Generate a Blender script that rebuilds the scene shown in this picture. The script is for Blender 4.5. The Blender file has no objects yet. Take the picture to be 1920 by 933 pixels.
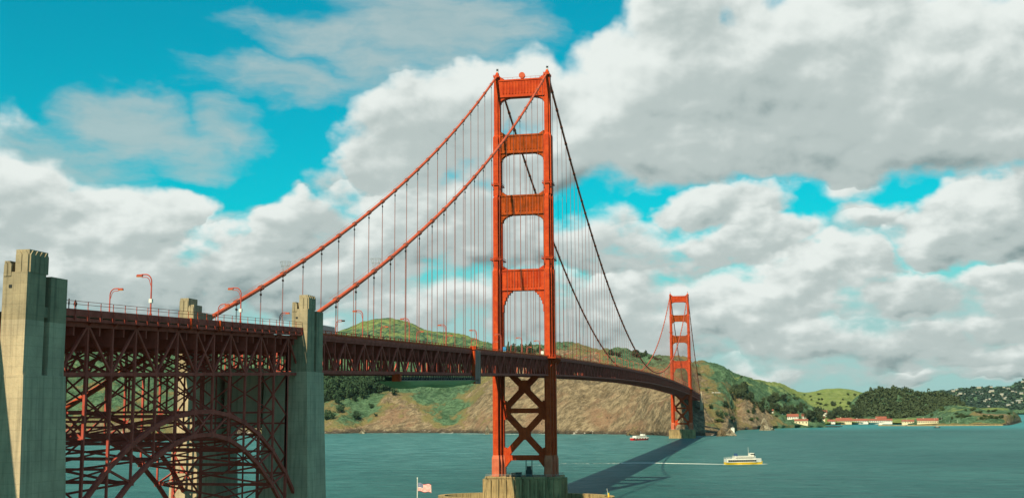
import bpy, bmesh, math, random
import numpy as np
from mathutils import Vector, Matrix
from mathutils.bvhtree import BVHTree
R = math.radians
random.seed(7); RNG = np.random.default_rng(7)
S = bpy.context.scene; COL = S.collection

# ------------------------------------------------------------------ camera
CAM = (119.2092, -606.902, 47.6591, .2038, .1341, -.0063, 2213.717)   # x, y, z, yaw, pitch, roll, focal (px of 1920)
def cam_axes():
    cx, cy, cz, yaw, pitch, roll, f = CAM
    c, s = math.cos(yaw), math.sin(yaw)
    r = Vector((c, s, 0)); fw = Vector((-s*math.cos(pitch), c*math.cos(pitch), math.sin(pitch))); up = r.cross(fw)
    r2 = r*math.cos(roll) + up*math.sin(roll); return r2, r2.cross(fw), fw
RT, UP, FW = cam_axes(); EYE = Vector(CAM[:3])
cd = bpy.data.cameras.new('camera'); cam = bpy.data.objects.new('camera', cd); COL.objects.link(cam)
m = Matrix((RT, UP, -FW)).transposed().to_4x4(); m.translation = EYE; cam.matrix_world = m
cd.sensor_width = 36; cd.lens = CAM[6]*36/1920; cd.clip_start = 1; cd.clip_end = 90000
S.camera = cam
def ray(u, v): return (FW*CAM[6] + RT*(u-960) - UP*(v-466.5)).normalized()     # survey helper: direction of a sight line
def sight(u, v, r):                                                             # point at horizontal range r on a sight line
    d = ray(u, v); return EYE + d*(r/math.hypot(d.x, d.y))
def sea(u, v):
    d = ray(u, v); return EYE + d*(-EYE.z/d.z)

# ------------------------------------------------------------------ sun, sky, exposure
SUN_A, SUN_E = R(10.5), R(44)                 # west of south, elevation
to_sun = Vector((-math.sin(SUN_A)*math.cos(SUN_E), -math.cos(SUN_A)*math.cos(SUN_E), math.sin(SUN_E)))
sl = bpy.data.lights.new('sun', 'SUN'); sl.energy = 5.0; sl.angle = R(.7); sl.color = (1, .84, .52)
so = bpy.data.objects.new('sun', sl); COL.objects.link(so); so.rotation_euler = to_sun.to_track_quat('Z', 'Y').to_euler()
S.view_settings.view_transform = 'Standard'; S.view_settings.look = 'None'; S.view_settings.exposure = .5; S.view_settings.gamma = 1
S.view_settings.use_curve_mapping = False

class NT:
    """tiny node-tree writer"""
    def __init__(s, tree): s.t = tree; s.n = tree.nodes; s.l = tree.links
    def put(s, sock, v):
        if isinstance(v, bpy.types.NodeSocket): s.l.new(v, sock)
        elif v is not None: sock.default_value = v
    def node(s, kind, ins=(), **props):
        n = s.n.new(kind)
        for k, v in props.items(): setattr(n, k, v)
        for k, v in (ins.items() if isinstance(ins, dict) else enumerate(ins)): s.put(n.inputs[k], v)
        return n
    def m(s, op, a, b=None, c=None, clamp=False): return s.node('ShaderNodeMath', [x for x in (a, b, c) if x is not None], operation=op, use_clamp=clamp).outputs[0]
    def vm(s, op, a, b=None): return s.node('ShaderNodeVectorMath', [x for x in (a, b) if x is not None], operation=op).outputs[0]
    def xyz(s, x, y, z=0.0): return s.node('ShaderNodeCombineXYZ', [x, y, z]).outputs[0]
    def mix(s, f, a, b, blend='MIX'):
        n = s.n.new('ShaderNodeMix'); n.data_type = 'RGBA'; n.blend_type = blend; n.clamp_factor = True
        def col(v): return v if isinstance(v, bpy.types.NodeSocket) else (*v, 1) if len(v) == 3 else v
        s.put(n.inputs[0], f); s.put(n.inputs[6], col(a)); s.put(n.inputs[7], col(b)); return n.outputs[2]
    def noise(s, vec, scale, detail=4, rough=.55, dist=0, out='Fac'):
        return s.node('ShaderNodeTexNoise', {'Vector': vec, 'Scale': scale, 'Detail': detail, 'Roughness': rough, 'Distortion': dist}).outputs[out]
    def step(s, x, a, b): return s.node('ShaderNodeMapRange', [x, a, b, 0.0, 1.0], interpolation_type='SMOOTHSTEP').outputs[0]
    def lin(s, x, a, b, c=0.0, d=1.0): return s.node('ShaderNodeMapRange', [x, a, b, c, d]).outputs[0]

def azel(u, v):
    d = ray(u, v); return math.degrees(math.atan2(d.x, d.y)), math.degrees(math.asin(d.z))
PXD = math.degrees(1/CAM[6])
# cloud banks: picture survey of the sky (u, v, half width, half height, weight)
CLOUDS = [(1300,170,260,170,1.25),(1560,130,320,200,1.3),(1800,150,280,170,1.25),(1120,230,150,120,1.1),(1160,60,45,38,.8),(1500,270,420,75,1.1),(1290,40,110,90,1.1),(1900,270,150,60,.9),
 (790,250,150,105,1.2),(730,300,95,60,1.1),(880,190,120,80,1.1),(1000,170,80,80,.9),(670,230,30,50,.6),
 
 (190,415,170,84,1.25),(40,380,120,95,1.1),(325,408,60,48,1.0),(140,510,330,90,1.1),(560,425,92,62,1.2),(330,540,330,70,1.0),(640,480,240,90,1.05),(820,420,200,120,.8),(455,505,110,42,.8),(850,570,200,60,.65),
 (980,300,170,70,.8),(985,450,80,70,1.0),(1000,570,130,70,.7),(1110,440,95,70,.75),(1230,470,150,50,.5),(1295,400,75,45,1.0),(1375,390,110,40,.8),(1430,445,115,46,1.05),(1340,465,70,25,.8),
 (1850,400,110,75,1.25),(1790,450,120,48,1.15),(1910,440,110,60,1.2),(1650,420,60,20,.25),
 (1560,500,110,60,1.15),(1460,545,190,62,.95),(1240,545,150,48,.75),(1690,560,140,45,.9),(1900,540,110,38,.95),(1880,600,120,45,.75),(1350,610,230,45,.75),(1640,640,260,45,.7),(1250,660,120,30,.5),(1480,690,160,24,.5),(1130,600,130,70,.9),(1880,670,180,30,.55),(1500,705,320,12,.3),(1850,705,220,12,.3),(300,640,400,50,.6),(-200,420,260,220,1.0),(-350,120,200,120,.9),(2200,200,280,220,1.2),(2250,560,320,130,1.0)]
VEILS = [(520,140,170,40,.9),(590,172,120,26,.7),(610,60,150,36,.7),(245,235,130,58,1.2),(430,240,70,52,.9),(370,285,60,45,.8),(150,300,130,55,.9),(820,45,200,85,1.2),(710,110,110,70,.9),(50,275,90,50,.9),(1620,430,90,30,.7)]
def build_world():
    w = bpy.data.worlds.new('World'); S.world = w; w.use_nodes = True; w.node_tree.nodes.clear()
    T = NT(w.node_tree)
    gen = T.node('ShaderNodeTexCoord').outputs['Generated']; s3 = T.node('ShaderNodeSeparateXYZ', [T.vm('NORMALIZE', gen)]).outputs
    az = T.m('MULTIPLY', T.m('ARCTAN2', s3[0], s3[1]), 57.29578); el = T.m('MULTIPLY', T.m('ARCSINE', s3[2]), 57.29578)
    p = T.xyz(az, T.m('MULTIPLY', el, 1.35), 3.7)
    wv = T.vm('SUBTRACT', T.noise(p, .25, 4, .55, out='Color'), (.5, .5, .5))
    sp = T.node('ShaderNodeSeparateXYZ', [wv]).outputs
    azw = T.m('MULTIPLY_ADD', sp[0], 4.6, az); elw = T.m('MULTIPLY_ADD', sp[1], 3.4, el)
    acc = None; num = 0.0; den = 0.02
    for (u, v, ru, rv, wt) in CLOUDS:
        a, e = azel(u, v); ka, ke = 1/(ru*PXD*1.08), 1/(rv*PXD*1.08)
        dx = T.m('MULTIPLY_ADD', azw, ka, -a*ka); dy = T.m('MULTIPLY_ADD', elw, ke, -e*ke)
        q = T.m('MULTIPLY_ADD', dx, dx, T.m('MULTIPLY', dy, dy))
        b = T.m('MULTIPLY_ADD', q, -wt, wt)
        t = T.m('MAXIMUM', b, 0.0); sh = T.m('MULTIPLY_ADD', dx, -.35, dy); num = T.m('MULTIPLY_ADD', t, sh, num); den = T.m('ADD', t, den)
        acc = b if acc is None else T.m('SMOOTH_MAX', acc, b, .14)
    up = T.m('DIVIDE', num, den)
    rest = T.m('MULTIPLY', T.m('SUBTRACT', T.noise(p, .06, 3), .53), 6.0)
    off = T.m('MAXIMUM', T.step(T.m('ABSOLUTE', T.m('ADD', az, 9.0)), 32.0, 42.0), T.step(el, 25.0, 32.0))
    acc = T.m('MAXIMUM', acc, T.m('SUBTRACT', T.m('MULTIPLY', T.m('ADD', rest, 1.5), off), 1.5))
    acc = T.m('MINIMUM', T.m('MAXIMUM', acc, -1.2), .95)
    lowk = T.m('MULTIPLY', T.step(el, 16.0, 5.0), .42)
    def puff(off_):
        q = T.vm('ADD', p, off_); n = T.m('MULTIPLY_ADD', T.m('SUBTRACT', T.noise(T.vm('MULTIPLY', q, (1, 1.5, 1)), .78, 5, .5), .5), lowk, T.noise(q, .30, 7, .47, .15))
        v = T.node('ShaderNodeTexVoronoi', {'Vector': T.vm('ADD', q, T.vm('MULTIPLY', wv, (1.6, 1.6, 1.6))), 'Scale': .42, 'Smoothness': .7}, feature='SMOOTH_F1').outputs['Distance']
        return T.m('MULTIPLY_ADD', T.m('SUBTRACT', n, .5), 2.2, T.m('MULTIPLY', T.m('SUBTRACT', .55, v), .55))
    n0, n1 = puff((0, 0, 0)), puff((-.30, .62, 0))
    d = T.m('ADD', acc, n0)
    alpha = T.step(d, -.12, .55)
    lit = T.m('MULTIPLY_ADD', T.m('SUBTRACT', n0, n1), .55, .63)
    lit = T.m('MULTIPLY_ADD', up, .46, lit)
    lit = T.m('MULTIPLY_ADD', T.m('SUBTRACT', T.noise(p, .11, 2, .4), .5), .9, lit)
    lit = T.m('MULTIPLY_ADD', T.step(el, 13.0, 4.0), -.05, lit)
    lit = T.m('MULTIPLY_ADD', T.step(d, .75, -.1), .10, lit, clamp=True)
    ccol = T.node('ShaderNodeValToRGB', [lit]); cr = ccol.color_ramp; cr.interpolation = 'EASE'
    cr.elements[0].position = 0; cr.elements[0].color = (1.9, 2.75, 2.8, 1); cr.elements[1].position = 1; cr.elements[1].color = (8.2, 8.75, 8.4, 1)
    e = cr.elements.new(.5); e.color = (4.9, 5.65, 5.5, 1)
    sky = T.node('ShaderNodeTexSky', sky_type='NISHITA', sun_disc=False, sun_elevation=SUN_E, sun_rotation=R(180)+SUN_A, air_density=1.2, dust_density=.6, ozone_density=2.0)
    blue = T.mix(1.0, sky.outputs[0], (.012, 1.10, 1.02), 'MULTIPLY')
    haze = T.m('MULTIPLY', T.step(T.m('MULTIPLY_ADD', sp[2], 5.0, el), 9.0, 3.5), .88)
    blue = T.mix(haze, blue, (4.1, 5.9, 5.95))
    va = None
    for (u, v, ru, rv, wt) in VEILS:
        a, e = azel(u, v); ka, ke = 1/(ru*PXD*1.1), 1/(rv*PXD*1.1)
        dx = T.m('MULTIPLY_ADD', azw, ka, -a*ka); dy = T.m('MULTIPLY_ADD', elw, ke, -e*ke)
        b = T.m('MULTIPLY_ADD', T.m('MULTIPLY_ADD', dx, dx, T.m('MULTIPLY', dy, dy)), -wt, wt)
        va = b if va is None else T.m('SMOOTH_MAX', va, b, .25)
    vn = T.noise(T.vm('ADD', T.vm('MULTIPLY', p, (.55, 1.6, 1)), T.vm('MULTIPLY', wv, (3, 3, 3))), .42, 7, .58)
    veil = T.m('MULTIPLY', T.step(T.m('MULTIPLY_ADD', T.m('SUBTRACT', vn, .5), 2.2, T.m('MAXIMUM', va, -1.0)), -.35, 1.25), .78)
    blue = T.mix(veil, blue, T.mix(vn, (3.6, 4.7, 4.7), (5.6, 6.3, 6.1)))
    skyc = T.mix(alpha, blue, ccol.outputs[0])
    bg = T.node('ShaderNodeBackground', [skyc, .0705]); T.node('ShaderNodeOutputWorld', [bg.outputs[0]])
    w.cycles.sampling_method = 'MANUAL'; w.cycles.sample_map_resolution = 512
build_world()

# ------------------------------------------------------------------ materials
def material(name):
    mt = bpy.data.materials.new(name); mt.use_nodes = True; t = NT(mt.node_tree); b = mt.node_tree.nodes['Principled BSDF']; return mt, t, b
def mottled(name, c1, c2, scale=.5, rough=.6, spec=.3, streak=0, c3=None, bump=0, metal=0, lines=None, fine=None):
    c1, c2, c3 = [c and tuple(x*.87 for x in c) for c in (c1, c2, c3)]
    mt, t, b = material(name); pos = t.node('ShaderNodeTexCoord').outputs['Object']
    n = t.noise(pos, scale, 5, .6); col = t.mix(t.step(n, .35, .68), c1, c2)
    if fine: col = t.mix(t.m('MULTIPLY', t.step(t.noise(pos, fine, 3), .45, .75), .5), col, c2)
    if streak:
        sv = t.vm('MULTIPLY', pos, (1.1, 1.1, .05)); s = t.step(t.noise(sv, 1.2, 4, .65), .46, .70)
        col = t.mix(t.m('MULTIPLY', s, streak), col, c3)
    if lines:                                                # formwork / plate courses
        z = t.node('ShaderNodeSeparateXYZ', [pos]).outputs[2]; fr = t.m('FRACT', t.m('DIVIDE', z, lines))
        col = t.mix(t.m('MULTIPLY', t.m('LESS_THAN', fr, .07), .20), col, (c1[0]*.3, c1[1]*.3, c1[2]*.3))
    t.put(b.inputs['Base Color'], col); b.inputs['Roughness'].default_value = rough; b.inputs['Specular IOR Level'].default_value = spec; b.inputs['Metallic'].default_value = metal
    if bump:
        t.put(b.inputs['Normal'], t.node('ShaderNodeBump', {'Height': t.noise(pos, 1.6, 6, .7), 'Strength': bump, 'Distance': .25}).outputs[0])
    return mt
M = {}
M['orange'] = mottled('orange_paint', (.59, .080, .021), (.44, .048, .016), .28, .6, .05, .45, (.30, .030, .010), lines=3.2, fine=.9)
M['truss'] = mottled('red_oxide_paint', (.50, .108, .086), (.36, .072, .056), .5, .7, .04, .2, (.24, .05, .04))
M['cable'] = mottled('cable_paint', (.56, .115, .06), (.46, .08, .04), .3, .6, .08)
M['rope'] = mottled('rope_paint', (.34, .115, .085), (.28, .095, .075), .3, .65, .05)
M['rusty'] = mottled('rusted_orange_paint', (.46, .075, .014), (.28, .055, .012), .35, .7, .05, .85, (.10, .032, .008))
M['primer'] = mottled('faded_primer', (.60, .17, .10), (.52, .125, .07), .3, .7, .05, .3, (.4, .1, .06))
M['concrete'] = mottled('old_concrete', (.56, .465, .335), (.42, .35, .26), .14, .9, .15, .42, (.10, .095, .075), .35, lines=1.5, fine=1.1)
M['weathered'] = mottled('weathered_concrete', (.40, .33, .225), (.28, .235, .165), .2, .9, .15, .5, (.065, .06, .045), .35, lines=1.5, fine=1.1)
M['pierstone'] = mottled('pier_concrete', (.46, .335, .175), (.31, .23, .125), .12, .9, .15, .85, (.11, .07, .035), .3, fine=.8)
M['asphalt'] = mottled('asphalt', (.06, .06, .06), (.045, .045, .045), .4, .85)
M['white'] = mottled('white_paint', (.80, .79, .75), (.70, .69, .65), .6, .4)
M['cream'] = mottled('cream_plaster', (.78, .68, .48), (.70, .60, .42), .1, .8)
M['farwall'] = mottled('weathered_plaster', (.50, .47, .40), (.40, .38, .33), .1, .85)
M['roof'] = mottled('red_roof_tiles', (.30, .095, .066), (.23, .075, .055), .2, .8)
M['dark'] = mottled('dark_paint', (.025, .028, .03), (.018, .02, .022), .5, .5)
M['glass'] = mottled('dark_glass', (.02, .03, .04), (.03, .04, .05), .5, .1, .5)
M['yellow'] = mottled('yellow_paint', (.80, .52, .02), (.72, .45, .02), .5, .4)
M['red'] = mottled('red_hull_paint', (.55, .03, .03), (.42, .02, .02), .5, .45)
M['blue'] = mottled('blue_paint', (.02, .07, .22), (.02, .06, .18), .5, .4)
M['signblue'] = mottled('sign_blue', (.03, .25, .55), (.03, .22, .5), .5, .4)
M['amber'] = mottled('amber_glass', (.62, .25, .03), (.5, .2, .03), .5, .3)
M['grey'] = mottled('grey_metal', (.32, .33, .33), (.24, .25, .25), .5, .5)
M['clad'] = mottled('weathered_cladding', (.40, .20, .17), (.32, .16, .135), .4, .75)
M['bark'] = mottled('bark', (.09, .06, .04), (.06, .04, .03), .5, .9)
M['guano'] = mottled('pale_rock', (.10, .08, .055), (.36, .32, .25), .10, .9, .1, bump=.6, fine=.5)
M['rock'] = mottled('dark_rock', (.17, .125, .075), (.09, .07, .05), .1, .9, .1, bump=.8, fine=.4)
M['jetty'] = mottled('jetty_timber', (.07, .06, .05), (.045, .04, .035), .3, .9)
M['skin'] = mottled('coat_cloth', (.05, .05, .07), (.08, .07, .07), 2, .9)
def net_mat():
    mt, t, b = material('green_netting'); b.inputs['Base Color'].default_value = (.42, .46, .24, 1); b.inputs['Roughness'].default_value = .9; b.inputs['Specular IOR Level'].default_value = .05; b.inputs['Alpha'].default_value = .75; return mt
M['tarp'] = net_mat()
def foliage(name, c1, c2):
    c1, c2 = [(c[0]*.87, c[1]*.87, c[2]*.95) for c in (c1, c2)]
    mt, t, b = material(name); oi = t.node('ShaderNodeObjectInfo').outputs['Random']
    n = t.noise(t.node('ShaderNodeTexCoord').outputs['Object'], .45, 3)
    col = t.mix(t.step(t.m('MULTIPLY_ADD', oi, .35, n), .4, .85), c1, c2); t.put(b.inputs['Base Color'], col)
    b.inputs['Roughness'].default_value = .8; b.inputs['Specular IOR Level'].default_value = .15; return mt
M['cypress'] = foliage('cypress_leaves', (.022, .050, .026), (.042, .080, .036))
M['scrub'] = foliage('scrub_leaves', (.035, .065, .025), (.07, .10, .035))
M['gum'] = foliage('eucalyptus_leaves', (.028, .045, .025), (.055, .078, .036))
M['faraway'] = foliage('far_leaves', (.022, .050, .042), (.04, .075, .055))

# ------------------------------------------------------------------ mesh builder
class MB:
    def __init__(s): s.v = []; s.f = []; s.mi = []; s.k = 0
    def add(s, vs, fs):
        o = len(s.v); s.v += [tuple(p) for p in vs]; s.f += [tuple(i+o for i in f) for f in fs]; s.mi += [s.k]*len(fs)
    def box(s, x0, x1, y0, y1, z0, z1): s.add([(x0,y0,z0),(x1,y0,z0),(x1,y1,z0),(x0,y1,z0),(x0,y0,z1),(x1,y0,z1),(x1,y1,z1),(x0,y1,z1)], [(3,2,1,0),(4,5,6,7),(0,1,5,4),(1,2,6,5),(2,3,7,6),(3,0,4,7)])
    def beam(s, a, b, w, h=None, ref=(1,0,0)):
        a, b = Vector(a), Vector(b); h = h or w; d = (b-a).normalized(); r = Vector(ref)
        if abs(d.dot(r)) > .95: r = Vector((0,1,0)) if abs(d.y) < .9 else Vector((0,0,1))
        n2 = d.cross(r).normalized(); n1 = n2.cross(d)
        q = [n1*w/2*i + n2*h/2*j for i, j in ((-1,-1),(1,-1),(1,1),(-1,1))]
        s.add([a+k for k in q]+[b+k for k in q], [(3,2,1,0),(4,5,6,7),(0,1,5,4),(1,2,6,5),(2,3,7,6),(3,0,4,7)])
    def path(s, pts, rad, n=8, cap=True):
        pts = [Vector(p) for p in pts]; rs = rad if isinstance(rad, (list, tuple)) else [rad]*len(pts); vs = []; ref = None
        for i, p in enumerate(pts):
            d = (pts[min(i+1, len(pts)-1)]-pts[max(i-1, 0)]).normalized()
            if ref is None: ref = Vector((1,0,0)) if abs(d.x) < .9 else Vector((0,1,0))
            n2 = d.cross(ref).normalized(); n1 = n2.cross(d); ref = n1
            vs += [p + (n1*math.cos(2*math.pi*k/n) + n2*math.sin(2*math.pi*k/n))*rs[i] for k in range(n)]
        fs = [(i*n+k, i*n+(k+1)%n, (i+1)*n+(k+1)%n, (i+1)*n+k) for i in range(len(pts)-1) for k in range(n)]
        if cap: fs += [tuple(range(n-1, -1, -1)), tuple((len(pts)-1)*n+k for k in range(n))]
        s.add(vs, fs)
    def prism(s, poly, z0, z1, poly2=None):
        n = len(poly); p2 = poly2 or poly
        s.add([(x, y, z0) for x, y in poly]+[(x, y, z1) for x, y in p2], [tuple(range(n-1,-1,-1)), tuple(range(n, 2*n))]+[(i, (i+1)%n, n+(i+1)%n, n+i) for i in range(n)])
    def slab(s, poly, a, b, axis='y'):                       # outline in x-z, thickness along y (or outline y-z, thickness along x)
        n = len(poly)
        mk = (lambda p, t: (p[0], t, p[1])) if axis == 'y' else (lambda p, t: (t, p[0], p[1]))
        s.add([mk(p, a) for p in poly]+[mk(p, b) for p in poly], [tuple(range(n)), tuple(range(2*n-1, n-1, -1))]+[(i, n+i, n+(i+1)%n, (i+1)%n) for i in range(n)])
    def build(s, name, mat, parent=None, smooth=False):
        me = bpy.data.meshes.new(name); me.from_pydata(s.v, [], s.f)
        for mm in (mat if isinstance(mat, list) else [mat]): me.materials.append(M[mm] if isinstance(mm, str) else mm)
        if isinstance(mat, list): me.polygons.foreach_set('material_index', s.mi)
        bm = bmesh.new(); bm.from_mesh(me); bmesh.ops.recalc_face_normals(bm, faces=bm.faces); bm.to_mesh(me); bm.free()
        if smooth: me.polygons.foreach_set('use_smooth', [True]*len(me.polygons))
        o = bpy.data.objects.new(name, me); COL.objects.link(o)
        if parent: o.parent = parent
        return o
def tag(o, label=None, cat=None, group=None, kind=None):
    for k, v in (('label', label), ('category', cat), ('group', group), ('kind', kind)):
        if v: o[k] = v
    return o
def empty(name, loc=(0,0,0), rz=0, label=None, cat=None, group=None):
    o = bpy.data.objects.new(name, None); COL.objects.link(o); o.location = loc; o.rotation_euler = (0,0,rz); return tag(o, label, cat, group)
def copy_tree(o, parent=None):
    c = o.copy(); COL.objects.link(c); c.parent = parent
    for ch in list(o.children): copy_tree(ch, c)
    return c

# ------------------------------------------------------------------ noise for landforms
def vnoise(x, y, seed):
    xi = np.floor(x).astype(np.int64); yi = np.floor(y).astype(np.int64); xf = x-xi; yf = y-yi
    def h(a, b):
        n = (a*374761393 + b*668265263 + seed*974634777) & 0xFFFFFFFF
        n = ((n ^ (n >> 13))*1274126177) & 0xFFFFFFFF
        return ((n ^ (n >> 16)) & 0xFFFF)/65535.0
    sx = xf*xf*(3-2*xf); sy = yf*yf*(3-2*yf)
    return (h(xi, yi)*(1-sx)+h(xi+1, yi)*sx)*(1-sy) + (h(xi, yi+1)*(1-sx)+h(xi+1, yi+1)*sx)*sy
def fbm(x, y, seed, oct=5, ridged=False):
    a = 1.0; t = 0; nrm = 0
    for i in range(oct):
        n = vnoise(x*2**i, y*2**i, seed+i*17); n = 1-np.abs(2*n-1) if ridged else n
        t = t + a*(n-.5); nrm += a; a *= .5
    return t/nrm*2

# ------------------------------------------------------------------ water
def make_water():
    mt, t, b = material('bay_water'); pos = t.node('ShaderNodeNewGeometry').outputs['Position']
    big = t.noise(t.vm('MULTIPLY', pos, (1, .8, 1)), .0035, 4, .6); sw = t.step(big, .38, .66)
    col = t.mix(sw, (.024, .108, .104), (.040, .150, .140))
    chop = t.noise(t.vm('MULTIPLY', pos, (.5, 1, 1)), .055, 8, .74)
    col = t.mix(t.m('MULTIPLY', t.step(chop, .52, .70), .55), col, (.062, .20, .185)); col = t.mix(t.m('MULTIPLY', t.step(chop, .48, .32), .75), col, (.008, .044, .047))
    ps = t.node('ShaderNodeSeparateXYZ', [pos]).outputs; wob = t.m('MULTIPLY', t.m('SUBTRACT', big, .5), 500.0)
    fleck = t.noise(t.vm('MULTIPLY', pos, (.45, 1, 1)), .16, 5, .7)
    sheen = t.m('MULTIPLY', t.step(t.m('ADD', ps[0], wob), 260.0, -140.0), t.step(t.m('ADD', ps[1], wob), 0.0, 750.0))     # paler water along the headland: reflected brightness painted into the colour
    col = t.mix(t.m('MULTIPLY', sheen, .55), col, t.mix(t.m('MULTIPLY', t.step(chop, .44, .62), 1.0), (.045, .165, .165), (.14, .34, .33)))
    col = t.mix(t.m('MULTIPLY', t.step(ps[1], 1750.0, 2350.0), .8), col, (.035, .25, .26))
    col = t.mix(t.m('MULTIPLY', t.step(fleck, .54, .66), .6), col, (.010, .055, .058)); col = t.mix(t.m('MULTIPLY', t.step(fleck, .40, .30), .45), col, (.15, .36, .34))
    col = t.mix(1.0, col, (.88, .88, 1.0), 'MULTIPLY')
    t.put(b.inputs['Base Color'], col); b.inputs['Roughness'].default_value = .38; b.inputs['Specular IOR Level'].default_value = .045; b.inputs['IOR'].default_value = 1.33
    h = t.m('ADD', t.noise(t.vm('MULTIPLY', pos, (.8, 1, 1)), .09, 7, .66), t.m('MULTIPLY', t.noise(pos, .025, 3), 1.6))
    t.put(b.inputs['Normal'], t.node('ShaderNodeBump', {'Height': h, 'Strength': 1.0, 'Distance': 3.2}).outputs[0])
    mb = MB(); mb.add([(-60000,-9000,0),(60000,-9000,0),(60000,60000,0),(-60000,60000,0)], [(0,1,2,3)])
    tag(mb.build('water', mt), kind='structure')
make_water()

# ------------------------------------------------------------------ land
def make_land_mat():
    mt, t, b = material('coastal_hillside'); pos = t.node('ShaderNodeNewGeometry').outputs['Position']
    at = t.node('ShaderNodeAttribute', attribute_name='cover').outputs['Fac']
    n1 = t.noise(pos, .012, 6, .62); n2 = t.noise(pos, .05, 6, .65); sx_ = t.node('ShaderNodeSeparateXYZ', [pos]).outputs; n3 = t.noise(t.xyz(t.m('MULTIPLY_ADD', sx_[2], -.9, sx_[0]), sx_[1], t.m('MULTIPLY_ADD', sx_[0], .25, t.m('MULTIPLY', sx_[2], .55))), .085, 6, .72)
    n4 = t.noise(pos, .14, 4, .65)
    c = t.m('MULTIPLY_ADD', t.m('SUBTRACT', n1, .5), 1.5, at); c = t.m('MULTIPLY_ADD', t.m('SUBTRACT', n2, .5), .9, c)
    rock = t.mix(t.step(n3, .38, .66), (.135, .105, .065), (.33, .26, .16))
    rock = t.mix(t.m('MULTIPLY', t.step(n1, .50, .62), .7), rock, t.mix(n2, (.20, .11, .065), (.29, .19, .12)))
    rock = t.mix(t.m('MULTIPLY', t.step(t.noise(pos, .03, 6, .7), .60, .68), .6), rock, (.055, .05, .04))
    z = t.node('ShaderNodeSeparateXYZ', [pos]).outputs[2]
    low = t.step(t.m('MULTIPLY_ADD', n2, 16.0, z), 17.0, 11.0)
    rock = t.mix(t.m('MULTIPLY', low, .85), rock, t.mix(t.step(n3, .60, .66), (.05, .042, .034), (.62, .58, .5)))
    scrub = t.mix(t.step(n2, .40, .60), (.050, .108, .056), (.108, .195, .105))
    scrub = t.mix(t.m('MULTIPLY', t.step(n3, .52, .66), .7), scrub, (.032, .065, .030))
    scrub = t.mix(t.m('MULTIPLY', t.step(n4, .54, .62), .75), scrub, (.026, .058, .030))
    rock = t.mix(t.m('MULTIPLY', t.step(n4, .58, .66), .65), rock, (.06, .05, .033)); rock = t.mix(t.m('MULTIPLY', t.step(n4, .40, .32), .5), rock, (.36, .29, .19))
    grass = t.mix(t.step(n2, .40, .62), (.17, .23, .065), (.22, .27, .095))
    grass = t.mix(t.m('MULTIPLY', t.step(n3, .55, .68), .6), grass, (.07, .11, .03))
    dry = t.mix(n2, (.21, .17, .075), (.16, .15, .06))
    col = t.mix(t.step(c, .30, .48), rock, dry); col = t.mix(t.step(c, .52, .75), col, scrub); col = t.mix(t.step(c, 1.15, 1.5), col, grass)
    col = t.mix(1.0, col, (1.04, 1.02, 1.12), 'MULTIPLY')
    t.put(b.inputs['Base Color'], col); b.inputs['Roughness'].default_value = .95; b.inputs['Specular IOR Level'].default_value = .08
    h = t.m('MULTIPLY_ADD', n3, .6, n2)
    t.put(b.inputs['Normal'], t.node('ShaderNodeBump', {'Height': h, 'Strength': 1.0, 'Distance': 14}).outputs[0])
    return mt
M['land'] = make_land_mat()
BVH = []
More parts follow.
